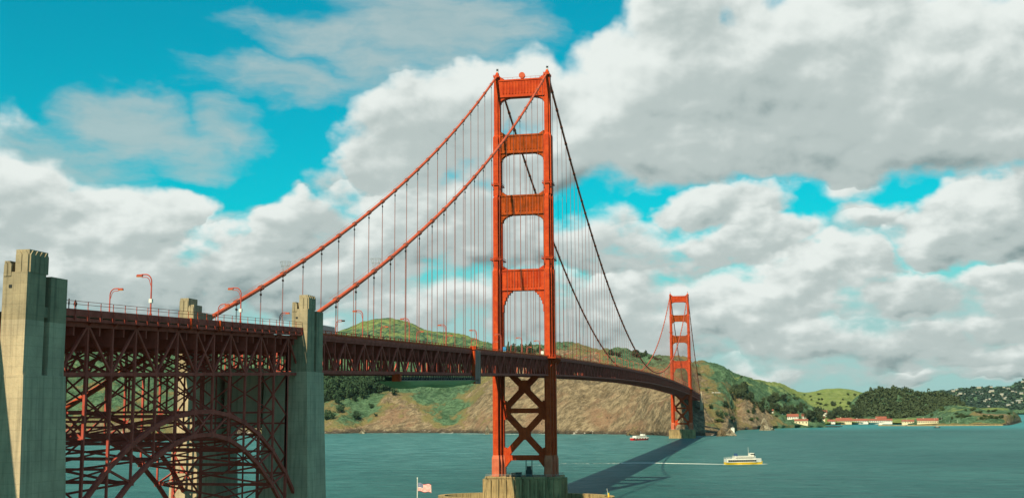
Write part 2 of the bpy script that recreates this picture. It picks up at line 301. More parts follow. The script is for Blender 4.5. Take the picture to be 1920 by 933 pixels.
def land(name, cols, rows=46, du=2.4, rough=1.0, seed=1, kind='structure', back=700, drop=1.0, flat=8):
    """a landform from surveyed profiles: cols = {u: [(v, range, cover), ...]} near to far; range None = where the sight line meets the sea"""
    us = sorted(cols); n = len(cols[us[0]]); P = np.zeros((len(us), n, 4))
    for i, u in enumerate(us):
        prev = 0
        for j, (v, r, c) in enumerate(cols[u]):
            if r is None: p = sea(u, v); prev = math.hypot(p.x-EYE.x, p.y-EYE.y)
            else:
                r = prev_shore + r if r < 1900 else r
                p = sight(u, v, r)
            if j == 0: prev_shore = math.hypot(p.x-EYE.x, p.y-EYE.y)
            P[i, j] = (p.x, p.y, p.z, c)
    uu = np.arange(us[0], us[-1]+.1, du); Q = np.zeros((len(uu), n, 4))
    for j in range(n):
        for k in range(4):
            Q[:, j, k] = np.interp(uu, us, P[:, j, k])
            w = max(1, int(9/du)); pad = np.pad(Q[:, j, k], w, 'edge'); Q[:, j, k] = np.convolve(pad, np.ones(2*w+1)/(2*w+1), 'valid') if j not in (0,) else Q[:, j, k]
    # along each profile
    d = np.cumsum(np.concatenate([np.zeros((len(uu), 1)), np.hypot(np.diff(Q[..., 0]), np.diff(Q[..., 1]))], 1), 1)
    G = np.zeros((len(uu), rows, 4))
    for i in range(len(uu)):
        s = np.linspace(0, 1, rows)**1.25*d[i, -1]
        for k in range(4): G[i, :, k] = np.interp(s, d[i], Q[i, :, k])
        z = np.pad(G[i, :, 2], 1, 'edge'); G[i, 1:-1, 2] = (z[:-2]+2*z[1:-1]+z[2:])[1:-1]/4
    x, y = G[..., 0], G[..., 1]; env = np.minimum(1, np.linspace(0, 1, rows)*6)[None]*np.minimum(1, .35+np.maximum(0, (1-np.linspace(0, 1, rows))*4))[None]*np.clip(G[..., 2]/flat, .06, 1)
    G[..., 2] += env*rough*(24*fbm(x/140, y/140, seed, 6, True) + 10*fbm(x/50, y/50, seed+5, 5, True)+3.2*fbm(x/14, y/14, seed+9, 3))
    jit = rough*env*6; G[..., 0] += jit*fbm(y/30, x/60, seed+3, 3); G[..., 1] += jit*fbm(x/30, y/60, seed+4, 3)
    # shoreline broken up, base below the water; far side falls away
    G[:, 0, 0] += 10*rough*fbm(uu/14, uu*0, seed+2, 4); G[:, 0, 1] += 16*rough*fbm(uu/11, uu*0+5, seed+8, 4)
    first = G[:, 0].copy(); first[:, 2] -= 8
    last = G[:, -1].copy(); dirv = np.stack([last[:, 0]-EYE.x, last[:, 1]-EYE.y], 1); dirv /= np.linalg.norm(dirv, axis=1)[:, None]
    b1 = last.copy(); b1[:, :2] += dirv*back*.35; b1[:, 2] *= 1-.35*drop; b2 = last.copy(); b2[:, :2] += dirv*back; b2[:, 2] = -8
    G = np.concatenate([first[:, None], G, b1[:, None], b2[:, None]], 1); nr = rows+3
    vs = G[..., :3].reshape(-1, 3); fs = [(i*nr+j, (i+1)*nr+j, (i+1)*nr+j+1, i*nr+j+1) for i in range(len(uu)-1) for j in range(nr-1)]
    me = bpy.data.meshes.new(name); me.from_pydata(vs.tolist(), [], fs); me.materials.append(M['land'])
    a = me.attributes.new('cover', 'FLOAT', 'POINT'); a.data.foreach_set('value', G[..., 3].reshape(-1).astype(np.float32))
    me.polygons.foreach_set('use_smooth', [True]*len(fs))
    o = bpy.data.objects.new(name, me); COL.objects.link(o); tag(o, kind=kind); BVH.append(BVHTree.FromPolygons([Vector(p) for p in vs], fs)); return o
def ground(u, v):
    """where a sight line first meets the land"""
    best = None
    for t in BVH:
        h = t.ray_cast(EYE, ray(u, v))
        if h[0] is not None and (best is None or h[3] < best[1]): best = (h[0], h[3])
    return best[0] if best else None
land('headland', {
 -150:[(818,None,.3),(795,60,.6),(715,400,1),(672,800,1),(645,1400,1)],
 100:[(818,None,.3),(795,60,.6),(712,400,1),(670,800,1),(640,1400,1)],
 400:[(815,None,.3),(790,60,.6),(705,400,1),(668,800,1),(640,1400,1)],
 560:[(812,None,.2),(790,60,.6),(715,420,1),(690,800,1.1),(643,1500,1.3)],
 612:[(812,None,.2),(790,60,.6),(715,420,1),(690,800,1.1),(629,1500,1.3)],
 640:[(812,None,.1),(785,70,.55),(715,420,1),(690,800,1.1),(619,1500,1.3)],
 680:[(811,None,.0),(780,80,.8),(715,400,1),(688,800,1.1),(606,1500,1.4)],
 735:[(811,None,.0),(770,80,.1),(715,380,1.2),(685,750,1.1),(598,1500,1.4)],
 770:[(811,None,.0),(772,80,.15),(716,380,1.2),(685,750,1.1),(603,1500,1.4)],
 800:[(811,None,.0),(785,60,.6),(718,380,1.2),(685,750,1.1),(621,1450,1.3)],
 840:[(811,None,.0),(797,35,.9),(722,400,1.1),(685,750,1.2),(624,1400,1.4)],
 880:[(811,None,.1),(775,70,.35),(716,360,1.0),(680,700,1.1),(632,1350,1.3)],
 912:[(812,None,.1),(752,110,.15),(705,360,.7),(675,700,1),(646,1250,1.2)],
 950:[(812,None,.05),(735,150,.05),(695,350,.5),(670,650,.8),(656,1100,1)],
 1000:[(812,None,.0),(735,140,.0),(692,340,.4),(668,600,.7),(656,1000,1)],
 1065:[(813,None,.0),(732,130,.0),(690,330,.3),(664,550,.5),(645,900,.9)],
 1100:[(813,None,.0),(732,130,.0),(690,320,.3),(668,500,.5),(652,850,.6)],
 1140:[(813,None,.05),(738,110,.05),(694,300,.3),(676,450,.8),(662,800,.6)],
 1190:[(814,None,.1),(750,80,.05),(700,260,.3),(684,420,1.2),(664,800,1)],
 1240:[(816,None,.1),(765,50,.1),(708,230,.3),(692,400,1),(672,800,.7)],
 1275:[(818,None,.1),(772,45,.1),(712,230,.3),(696,400,.7),(677,830,.5)],
 1290:[(817,None,.1),(785,60,.2),(722,330,.4),(702,500,.5),(679,850,.6)],
 1308:[(816,None,.1),(782,80,.12),(738,450,.42),(708,800,.42),(678,1150,.6)],
 1325:[(816,None,.1),(790,90,.5),(737,480,.5),(708,800,.42),(680,1150,.7)],
 1345:[(816,None,.2),(795,120,.55),(737,520,.75),(712,850,.7),(683,1200,.9)],
 1362:[(816,None,.1),(799,150,.4),(740,560,.6),(714,880,1.1),(692,1220,1)],
 1372:[(812,None,.2),(799,170,.2),(741,580,.7),(717,860,1.1),(697,1180,1)],
 1380:[(806,None,.5),(790,100,.2),(743,460,.9),(719,700,1.1),(701,950,1.1)],
 1391:[(803,2550,.4),(775,2640,.15),(745,2800,1),(722,3020,1.2),(706,3320,1.2)],
 1412:[(800,2600,.2),(778,2700,.3),(750,2880,1),(728,3100,1.2),(713,3350,1.5)],
 1440:[(799,2680,.2),(780,2800,.5),(755,2950,1),(733,3150,1.3),(719,3380,1.8)],
 1470:[(798,2750,.8),(785,2860,.9),(760,3020,1),(738,3200,1.4),(726,3420,1.8)],
 1500:[(797,2800,.8),(789,2900,.9),(772,3100,1),(752,3260,1.4),(739,3450,1.7)],
 1525:[(798,2830,.8),(794,2930,.9),(787,3080,1),(776,3200,1.2),(768,3350,1.4)],
 1550:[(799,2850,.8),(799,2900,.9),(799,2950,1),(799,3000,1.2),(799,3050,1.2)]}, rows=74, du=2.2, rough=1.0, seed=3, back=1500)
land('harbour_shore', {
 1380:[(804,None,1.0),(800,3000,1.2),(785,3250,1),(765,3550,1),(750,3800,1)],
 1440:[(799,None,1.0),(793,3120,1.2),(780,3300,1),(755,3600,1.3),(728,3900,1.6)],
 1480:[(798.5,None,1.6),(793,3130,.9),(778,3300,1),(755,3600,1.6),(731,3900,1.6)],
 1516:[(797,None,1.6),(792,3150,1.9),(780,3300,1),(758,3600,1.6),(735,3900,1.4)],
 1540:[(796.5,None,1.6),(792,3180,1.9),(780,3320,1),(756,3600,1.8),(729,3900,1.9)],
 1566:[(795.5,None,1.6),(792,3230,1.9),(780,3350,1),(757,3600,1.8),(728.5,3900,1.9)],
 1595:[(795,None,1.6),(792,3260,1.9),(780,3380,1),(760,3600,1.5),(731,3900,1.8)],
 1620:[(794.5,None,1.6),(792,3280,1.9),(780,3380,.9),(762,3600,1.7),(738,3900,1.4)],
 1680:[(794.5,None,1.6),(792,3280,1.9),(782,3400,1),(770,3600,1.2),(755,3900,1)],
 1740:[(794.5,None,1.6),(792,3280,1.9),(784,3400,1.2),(778,3600,1.5),(768,3900,1)],
 1800:[(795,None,1.6),(792,3260,1.9),(786,3380,1),(780,3550,1.2),(772,3800,1)]}, rows=40, du=2.4, rough=.55, seed=11, back=900, flat=55)
land('wooded_hill', {
 1590:[(793,3330,.8),(786,3400,.9),(770,3550,1),(755,3700,1)],
 1617:[(792,3330,.8),(780,3420,.9),(755,3580,1),(738,3750,1)],
 1651:[(792,3330,.8),(778,3450,.9),(748,3620,1),(728,3780,1)],
 1683:[(792,3330,.8),(778,3450,.9),(750,3620,1),(729,3800,1)],
 1714:[(791,3350,.8),(779,3450,1.0),(752,3620,1),(735,3800,1)],
 1740:[(790,3360,.9),(780,3440,1.3),(758,3600,1),(738,3800,1)],
 1770:[(790,3380,.9),(782,3450,1.2),(762,3600,1.5),(739,3800,1)],
 1790:[(790,3400,.9),(783,3470,1.1),(765,3600,1.5),(746,3800,1)],
 1808:[(790,3420,.9),(784,3490,1.1),(770,3620,1.2),(758,3800,1)],
 1830:[(790,3450,.9),(786,3520,1.1),(776,3650,1.2),(768,3800,1)]}, rows=30, du=2.4, rough=.5, seed=21, back=600)
land('low_point', {
 1700:[(797,None,.5),(795,15,.9),(793,120,1),(790,260,1)],
 1740:[(797,None,.4),(793,20,.8),(786,110,1),(779,300,1)],
 1767:[(797,None,.4),(792,20,.9),(778,110,1.0),(764,330,1.1)],
 1805:[(797,None,.3),(791,20,1.0),(775,100,.9),(760,350,1.6)],
 1840:[(797,None,.2),(790,15,.6),(779,70,.4),(765,350,1.3)],
 1875:[(797,None,.1),(789,15,1.4),(780,60,.3),(765.5,320,1.4)],
 1893:[(796.5,None,.1),(788,15,.3),(779,60,.4),(767,300,1.3)],
 1906:[(793,None,.1),(786,30,.4),(780,70,.6),(774,200,1)],
 1917:[(789.5,None,.1),(787.5,20,.3),(787,60,.5),(786.5,100,.8)]}, rows=30, du=2.0, rough=.4, seed=31, back=200, flat=20)
land('far_hillside', {
 1700:[(769,6900,.9),(760,7100,1),(748,7400,1),(742,7900,1)],
 1780:[(769,6900,.9),(758,7100,1),(744,7500,1),(732,8000,1)],
 1808:[(769.5,6900,.9),(757,7100,1),(742,7500,1),(730,8000,1)],
 1840:[(770,6900,.9),(756,7100,1),(740,7500,1),(726,8000,1)],
 1890:[(770.5,6800,.9),(756,7100,1),(738,7500,1),(725,8000,1)],
 1915:[(771,6800,.9),(756,7100,1),(735,7500,1),(715,8000,1)],
 1960:[(771,6800,.9),(755,7100,1),(730,7500,1),(708,8000,1)],
 2060:[(772,6700,.9),(755,7100,1),(735,7500,1),(712,8000,1)]}, rows=26, du=3, rough=1.4, seed=41, back=1500)
# southern shore under the pylons and the camera bluff (below the view)
def south_shore():
    mb = MB(); n = 40; xs = np.linspace(-260, 420, n); ys = np.linspace(-900, -318, n)
    for x in xs:
        for y in ys:
            k = min(1, max(0, (math.hypot(x-150, y+680)-95)/-60+1)) if True else 0
            k = min(1, max(0, 1-(math.hypot(x-150, y+690)-90)/110)); k = k*k*(3-2*k)
            edge = min(1, max(0, (-322-y)/14)); z = -6+edge*9+k*43
            mb.v.append((x, y, z))
    mb.f = [(i*n+j, (i+1)*n+j, (i+1)*n+j+1, i*n+j+1) for i in range(n-1) for j in range(n-1)]; mb.mi = [0]*len(mb.f)
    o = mb.build('south_shore', 'land', smooth=True); a = o.data.attributes.new('cover', 'FLOAT', 'POINT'); a.data.foreach_set('value', [.9]*len(o.data.vertices)); tag(o, kind='structure')
south_shore()

# ------------------------------------------------------------------ bridge levels
YB = [-345,-326,-269,-176,-48,49,307,561,900,1221,1280,1623,1720]; ZB = [56,56.4,57.9,60,63.2,65.4,69.2,71.6,71.3,68.2,67.2,60,57.5]
def zb(y): return float(np.interp(y, YB, ZB))
def smooth_zb():
    global YB, ZB
    yy = np.arange(-345, 1722, 7.62); zz = np.interp(yy, YB, ZB); w = 9
    pz = np.concatenate([zz[0]+(zz[1]-zz[0])*np.arange(-w, 0), zz, zz[-1]+(zz[-1]-zz[-2])*np.arange(1, w+1)]); zz = np.convolve(pz, np.ones(2*w+1)/(2*w+1), 'valid'); YB, ZB = yy.tolist(), zz.tolist()
smooth_zb()
CX = 13.7; DECK = 9.3
YS0, YS1 = -336.2, 1602
def tc(y): return 61.2 + (y+440)*.034          # arch span top chord centre
def mc(y): return 53.4 + (y+439)*.0275         # arch span middle chord centre

bridge = empty('suspension_bridge', (0,0,0), 0, 'orange steel suspension bridge with two tall towers crossing the strait', 'bridge')
# ---- towers
def stepped(w, L, n, sx=.9, f=.2):
    """cruciform stepped plan of a tower leg"""
    sx = min(sx, w*.15*2/n); q = [(w/2-(n-k)*sx, L/2-k*f*L) for k in range(n+1)]; pts = []
    for i, (x, y) in enumerate(q):
        pts.append((x, y))
        if i < n: pts.append((x, q[i+1][1]))
    ring = pts+[(x, -y) for x, y in reversed(pts)]
    return ring+[(-x, y) for x, y in reversed(ring)]
def tower(y0):
    t = MB()                                               # saddle housings and walkway at the very top
    for s in (-1, 1):
        t.prism([(s*CX-1.5, -3.2), (s*CX+1.5, -3.2), (s*CX+1.5, 3.2), (s*CX-1.5, 3.2)], 224.3, 225.4)
        t.prism([(s*CX-.9, -2.2), (s*CX+.9, -2.2), (s*CX+.9, 2.2), (s*CX-.9, 2.2)], 225.4, 227.6, [(s*CX-.55, -.9), (s*CX+.55, -.9), (s*CX+.55, .9), (s*CX-.55, .9)])
        for a in (-1, 1):
            for b in (-1, 1): t.beam((s*CX+a*1.6, b*3.2, 224.3), (s*CX+a*1.6, b*3.2, 225.7), .12)
        for b in (-1, 1): t.beam((s*CX-1.7, b*3.2, 225.65), (s*CX+1.7, b*3.2, 225.65), .1)
    for k in range(9): t.beam((-10+k*2.5, -1.9, 222.9), (-10+k*2.5, -1.9, 224.1), .1)
    t.beam((-11, -1.9, 224.05), (11, -1.9, 224.05), .1, ref=(0,1,0))
    T = t.build('tower', 'orange', bridge); T.location = (0, y0, 0)
    SEC = [(24, 75.5, 5.9, 15.5, 2), (75.5, 120.5, 5.6, 13.8, 2), (120.5, 159.6, 5.0, 11.6, 2), (159.6, 192.6, 4.0, 8.8, 1), (192.6, 224.3, 3.2, 6.0, 1)]
    for s in (-1, 1):
        l = MB()
        for i, (z0, z1, w, L, n) in enumerate(SEC):
            p = [(x+s*CX, y) for x, y in stepped(w, L, n)]; top = z1-(.0 if i == 4 else 1.2)
            l.prism(p, z0, top)
            if i < 4:                                       # sloped shoulder up to the next, slimmer stage
                q = [(s*CX+(x-s*CX)*SEC[i+1][2]/w, y*SEC[i+1][3]/L) for x, y in p]; l.prism(p, top, z1, q)
            if i in (1, 2, 3): pass
        pb = [(x+s*CX, y) for x, y in stepped(7.0, 17, 2)]; ps = [(s*CX+(x-s*CX)*5.9/7, y*15.5/17) for x, y in pb]
        lb_ = MB(); lb_.prism(pb, 13.4, 22.2); lb_.prism(pb, 22.2, 24.0, ps); lb_.build('leg_base', 'primer', T)
        l.prism([(s*CX-1.2, -2.4), (s*CX+1.2, -2.4), (s*CX+1.2, 2.4), (s*CX-1.2, 2.4)], 224.2, 224.9)
        lo = l.build('leg', 'orange', T)
        for z, w, L in ((165.3, 3.9, 8.8), (125.1, 4.7, 11.6)):
            r = MB()
            for e in (0, 1.1):
                hw, hl = w/2+.55, L/2+.55
                for a, b in (((-hw, -hl), (hw, -hl)), ((hw, -hl), (hw, hl)), ((hw, hl), (-hw, hl)), ((-hw, hl), (-hw, -hl))):
                    r.beam((s*CX+a[0], a[1], z+e), (s*CX+b[0], b[1], z+e), .5 if e == 0 else .14, .25 if e == 0 else .14, ref=(0,0,1))
            for k in range(5): r.beam((s*CX-w/2-.55+k*(w+1.1)/4, -L/2-.55, z), (s*CX-w/2-.55+k*(w+1.1)/4, -L/2-.55, z+1.1), .1)
            r.build('walkway', 'orange', T)
        lamp = MB(); lamp.path([(s*CX, 0, 227.5), (s*CX, 0, 228.3)], .5, 8); lamp.build('aviation_lamp', 'white', T)
        bm_ = MB()
        for k in range(4): bm_.beam((s*CX+.5*math.cos(k*1.57), .5*math.sin(k*1.57), 228.2), (s*CX+.5*math.cos(k*1.57), .5*math.sin(k*1.57), 229.9), .12)
        bm_.path([(s*CX, 0, 228.9), (s*CX, 0, 229.4)], .6, 8); bm_.build('lamp_cage', 'dark', T)
    # portal struts: stepped arch undersides, fluted faces
    ST = [(213.1, 223.0, 192.6, 1.6, 3.0, 3.4, 'orange'), (182.4, 192.6, 159.6, 1.95, 3.6, 4.6, 'rusty'), (149.2, 159.9, 120.3, 2.35, 4.4, 4.6, 'rusty'), (108.9, 120.2, 75.5, 2.65, 5.0, 13.0, 'orange')]
    for i, (z0, z1, zn, wl, D, hz, mat) in enumerate(ST):
        xi = CX-wl+.25; mb = MB(); hy = 2.0-.0*i
        mb.box(-xi, xi, -hy, hy, z0, z1)
        mb.box(-xi, xi, -hy-.35, hy+.35, z1-.9, z1-.1); mb.box(-xi, xi, -hy-.35, hy+.35, z0+.1, z0+.9)
        nf = 13; gw = 2*(xi-1.6)/nf
        for k in range(nf):
            x = -xi+1.6+gw*(k+.5)
            for sg in (-1, 1):
                mb.prism([(x-gw*.36, sg*(hy-.1)), (x+gw*.36, sg*(hy-.1)), (x, sg*(hy+.42))], z0+2.0, z1-1.5)
        steps = [(.0, hz), (.7, hz*.74), (1.3, hz*.55), (2.0, hz*.4), (2.9, hz*.27), (4.0, hz*.16), (5.2, hz*.07)]
        for s in (-1, 1):                                   # corner brackets
            for a in range(len(steps)-1):
                x0, x1 = xi-steps[a][0], xi-steps[a+1][0]; mb.box(min(s*x0, s*x1), max(s*x0, s*x1), -hy+.3-.004*a, hy-.3+.004*a, z0-steps[a+1][1]-(0.0 if a else hz*.12), z0+.05)
            if i < 4:                                       # stepped curbs on top of the strut
                for a in range(3): mb.box(min(s*xi, s*(xi-2.6+a*.8)), max(s*xi, s*(xi-2.6+a*.8)), -hy+.2+a*.1, hy-.2-a*.1, z1-.05, z1+.55+a*.55)
        mb.build('portal_strut', mat, T)
    # bracing under the deck
    def node(z, s): return (s*(CX-2.4), 0, z)
    for (za, zc, zd) in ((69.5, 59.0, 46.6), (46.6, 34.8, 22.6)):
        b = MB()
        for s in (-1, 1):
            b.beam(node(za, s), node(zd, -s), 2.3, 3.1 if s > 0 else 3.08, ref=(0,1,0))
        b.slab([(-3, zc-2.4), (-2.6, zc-3.2), (2.6, zc-3.2), (3, zc-2.4), (3, zc+2.4), (2.6, zc+3.2), (-2.6, zc+3.2), (-3, zc+2.4)], -1.25, 1.25)
        b.build('cross_brace', 'orange', T)
    for z, h in ((46.5, 2.5), (22.5, 2.6)):
        b = MB(); b.box(-CX+2.3, CX-2.3, -1.1, 1.1, z-h/2, z+h/2)
        for s in (-1, 1):
            e = s*(CX-2.6); f = s*(CX-6.4)
            b.slab([(e, z-4.6), (e-s*1.2, z-4.6), (f, z-h/2), (f, z+h/2), (e-s*1.2, z+5.2), (e, z+5.2)][::int(s)], -1.35, 1.35)
        b.build('horizontal_brace', 'orange', T)
    # pier
    p = MB(); hx, hy2 = 18.8, 11.5
    oct_ = lambda a, b, c: [(-a+c, -b), (a-c, -b), (a, -b+c), (a, b-c), (a-c, b), (-a+c, b), (-a, b-c), (-a, -b+c)]
    p.prism(oct_(hx+1.2, hy2+1.2, 2), -4, 12.6, oct_(hx, hy2, 2)); p.prism(oct_(hx+.35, hy2+.35, 2), 12.6, 13.35)
    for k in range(9):
        x = -hx+2.8+k*(2*hx-5.6)/8
        p.box(x-.7, x+.7, -hy2-1.5, -hy2-.2, -3, 12.2)
        if k < 6:
            y = -hy2+2.5+k*3.8; p.box(hx+.1, hx+1.5, y-.6, y+.6, -3, 12.2); p.box(-hx-1.5, -hx-.1, y-.6, y+.6, -3, 12.2)
    p.build('pier', 'pierstone', T)
    r = MB()
    for s in (-1, 1):
        for k in range(15):
            x = -hx+.5+k*(2*hx-1)/14; r.beam((x, s*(hy2-.4), 13.35), (x, s*(hy2-.4), 14.6), .1)
        for z in (14.0, 14.6): r.beam((-hx+.5, s*(hy2-.4), z), (hx-.5, s*(hy2-.4), z), .1); r.beam((s*(hx-.5), -hy2+.4, z), (s*(hx-.5), hy2-.4, z), .1)
    r.build('pier_railing', 'grey', T)
    return T
T1 = tower(0); T2 = tower(1280)
# things on the south tower and pier
b = MB(); b.path([(0, -.9, 225.2), (0, .9, 225.2)], 1.55, 18); b.path([(0, -1.15, 225.2), (0, -.9, 225.2)], [1.7, 1.7], 18)
tag(b.build('fog_beacon', 'cable'), 'round drum beacon standing on the nearer tower between its tips', 'beacon')
bs = MB(); bs.box(-.7, .7, -.6, .6, 222.95, 223.8); bs.build('stand', 'dark', bpy.data.objects['fog_beacon'])
gear = empty('inspection_hoist', (3.2, -6, 13.35), 0, 'dark hoist frame standing on the pier between the tower legs', 'hoist')
g = MB(); g.box(-1.6, 1.6, -1.2, 1.2, 0, 3.4); g.box(-1.0, 1.0, -.8, .8, 3.4, 5.2); g.build('winch_housing', 'dark', gear)
g = MB()
for a in (-1.5, 1.5):
    for c in (-1, 1): g.beam((a, c, 3.4), (a, c, 8.2), .18)
for c in (-1, 1): g.beam((-1.5, c, 8.2), (1.5, c, 8.2), .18)
for a in (-1.5, 1.5): g.beam((a, -1, 8.2), (a, 1, 8.2), .18)
g.build('frame', 'dark', gear)
for k, (x, w, h, lab) in enumerate(((-4.4, 1.0, 1.7, 'low dark crate on the pier, first from the sunlit leg'), (-1.6, 1.3, 2.0, 'taller dark crate on the pier beside the hoist'), (-7.4, .8, 1.2, 'smallest dark crate on the pier by the sunlit leg'))):
    c = MB(); c.box(-w, w, -w, w, 0, h); c.box(-w-.08, w+.08, -w-.08, w+.08, h*.45, h*.58); o = c.build('crate', 'dark'); o.location = (x, -9, 13.35); tag(o, lab, 'crate', 'crates on the pier')
    l_ = MB(); l_.box(-w-.12, w+.12, -w-.12, w+.12, h, h+.15); l_.build('lid', 'jetty', o)

# ---- main cables and hangers
def cable_z(y):
    if y < 0: s = -y; return 226.2-.60*s+.000404*s*s if s < 330 else 226.2-.60*330+.000404*330*330-(s-330)*.36
    if y <= 1280: return 84.2+(226.2-84.2)*((y-640)/640)**2
    s = y-1280; return 226.2-.60*s+.000404*s*s
HY = [-15.24*k for k in range(1, 22)]+[15.24*k for k in range(1, 84)]+[1280+15.24*k for k in range(1, 22)]
HY.sort(key=lambda y: math.hypot(y+607, 119))
for s in (-1, 1):
    x = s*CX; cb = MB(); ys = list(np.arange(-342 if s > 0 else -454, -2, 6))+[0]+list(np.arange(6, 1278, 8))+[1280]+list(np.arange(1288, 1640, 8))
    cb.path([(x, y, cable_z(y)) for y in ys], .58, 10); co = cb.build('main_cable', 'cable', bridge, True)
    hl = MB()
    for y in ys[::3]: pass
    for a in (-.45, .45):
        hl.path([(x+a, y, cable_z(y)+1.25) for y in ys if y > -330], .035, 4)
    hl.build('hand_line', 'cable', co)
    rest = MB()
    for k, y in enumerate(HY):
        h = MB() if k < 99 else rest; z = cable_z(y); top = zb(y)+8.2
        slope = (cable_z(y+1)-cable_z(y-1))/2; d = Vector((0, 1, slope)).normalized()
        h.path([Vector((x, y, z))-d*.75, Vector((x, y, z))+d*.8], .80, 8)
        fat = .060 if y < 60 else .085
        if z-.4 > top:
            for a in (-.22, .22): h.path([(x, y+a, z-.3), (x, y+a, top)], fat, 5)
            if y < 0: h.box(x-.16, x+.16, y-.42, y+.42, z-2.1, z-1.6)
        if k < 99: h.build('hanger', 'rope', co)
    tag(rest.build('hangers', 'rope', co), kind='stuff')
    # basket round the cable: light wire funnel at one band
    y = -288; z = cable_z(y); bk = MB()
    for k in range(10):
        a = 2*math.pi*k/10; bk.beam((x+.7*math.cos(a), y+.7*math.sin(a), z+.5), (x+1.5*math.cos(a), y+1.5*math.sin(a), z+3.2), .05)
    for rr, zz in ((1.5, 3.2), (1.15, 2.0)):
        bk.path([(x+rr*math.cos(2*math.pi*k/16), y+rr*math.sin(2*math.pi*k/16), z+zz) for k in range(17)], .035, 4)
    bk.build('climb_guard', 'grey', co)

# ---- suspended deck
NY = [y for y in np.arange(YS0+.4, 1630, 7.62)]
for s in (-1, 1):
    x = s*CX; web = MB(); up = MB(); lo = MB()
    for i in range(len(NY)-1):
        a, c = NY[i], NY[i+1]
        up.beam((x, a, zb(a)+8.55), (x, c, zb(c)+8.55), .75, .95); lo.beam((x, a, zb(a)+.45), (x, c, zb(c)+.45), .75, .9)
        if i % 2 == 0: web.beam((x, a, zb(a)+.6), (x, c, zb(c)+8.3), .42, .5)
        else: web.beam((x, a, zb(a)+8.3), (x, c, zb(c)+.6), .42, .5)
        web.beam((x, a, zb(a)+.5), (x, a, zb(a)+8.4), .34, .4)
        n_ = zb(a)+(8.1 if i % 2 else .9); web.box(x-.3, x+.3, a-.7, a+.7, n_-.65, n_+.65)
    w_ = web.build('stiffening_truss', 'truss', bridge); up.build('upper_chord', 'truss', w_); lo.build('lower_chord', 'truss', w_)
YD = list(np.arange(YS0+.4, 1660, 7.62))
def strip(x0, x1, dz0, dz1, ys, base):
    mb = MB()
    for a, c in zip(ys[:-1], ys[1:]):
        za, zc = base(a), base(c)
        mb.add([(x0,a,za+dz0),(x1,a,za+dz0),(x1,c,zc+dz0),(x0,c,zc+dz0),(x0,a,za+dz1),(x1,a,za+dz1),(x1,c,zc+dz1),(x0,c,zc+dz1)], [(3,2,1,0),(4,5,6,7),(0,1,5,4),(2,3,7,6)]+([(3,0,4,7)])+([(1,2,6,5)]))
    return mb
deck = strip(-9.3, 9.3, DECK-.55, DECK, YD, zb).build('deck', 'asphalt', bridge)
for s in (-1, 1):
    a, c = sorted((s*9.32, s*14.0)); strip(a, c, DECK-.45, DECK+.16, YD, zb).build('sidewalk', 'grey', deck)
    strip(*sorted((s*14.02, s*14.3)), DECK-.62, DECK+.22, YD, zb).build('fascia', 'truss', deck)
    r = MB()
    for i, y in enumerate(YD):
        r.beam((s*14.1, y, zb(y)+DECK+.2), (s*14.1, y, zb(y)+DECK+1.35), .16)
        r.beam((s*14.1, y+3.81, zb(y+3.81)+DECK+.2), (s*14.1, y+3.81, zb(y+3.81)+DECK+1.35), .16)
    for y0, y1 in zip(YD[:-1], YD[1:]):
        for dz, w in ((1.35, .16), (.86, .1), (.50, .5)): r.beam((s*14.1, y0, zb(y0)+DECK+dz), (s*14.1, y1, zb(y1)+DECK+dz), .1 if w == .5 else w, w)
    r.build('railing', 'orange', deck)
fb = MB()
for i, y in enumerate(NY):
    z = zb(y); fb.box(-CX+.4, CX-.4, y-.25, y+.25, z+5.4, z+8.7)
    for q in (-9, -4.5, 0, 4.5, 9): fb.beam((q, y, z+.7), (q, y, z+5.4), .3, ref=(0,1,0))
    fb.box(-CX+.4, CX-.4, y-.2, y+.2, z+.15, z+.75)
    if i+1 < len(NY):
        y2 = NY[i+1]; q = 1 if i % 2 else -1; fb.beam((q*CX, y, z+.4), (-q*CX, y2, zb(y2)+.4), .4, .35)
fb.build('floor_beams', 'truss', deck)
st = MB()
for x in (-8, -4, 0, 4, 8):
    for a, c in zip(NY[:-1], NY[1:]): st.beam((x, a, zb(a)+8.66), (x, c, zb(c)+8.66), .22, .4)
st.build('stringers', 'truss', deck)
# walkway bays bracketed round the tower legs
for y0 in (0, 1280):
    w = MB(); z = zb(y0)+DECK
    w.prism([(14.3, y0-12), (18.2, y0-9.5), (18.2, y0+9.5), (14.3, y0+12)], z-.6, z+.1)
    for k in range(11): w.beam((18.1, y0-9+k*1.8, z), (18.1, y0-9+k*1.8, z+1.4), .14)
    for dz in (.7, 1.4): w.beam((18.1, y0-9.4, z+dz), (18.1, y0+9.4, z+dz), .14); w.beam((14.3, y0-12, z+dz), (18.1, y0-9.4, z+dz), .14); w.beam((14.3, y0+12, z+dz), (18.1, y0+9.4, z+dz), .14)
    for k in range(6): w.beam((15.2, y0-8+k*3.2, z-4.5), (18.0, y0-8+k*3.2, z-.6), .4)
    w.build('tower_bay', 'orange', deck)
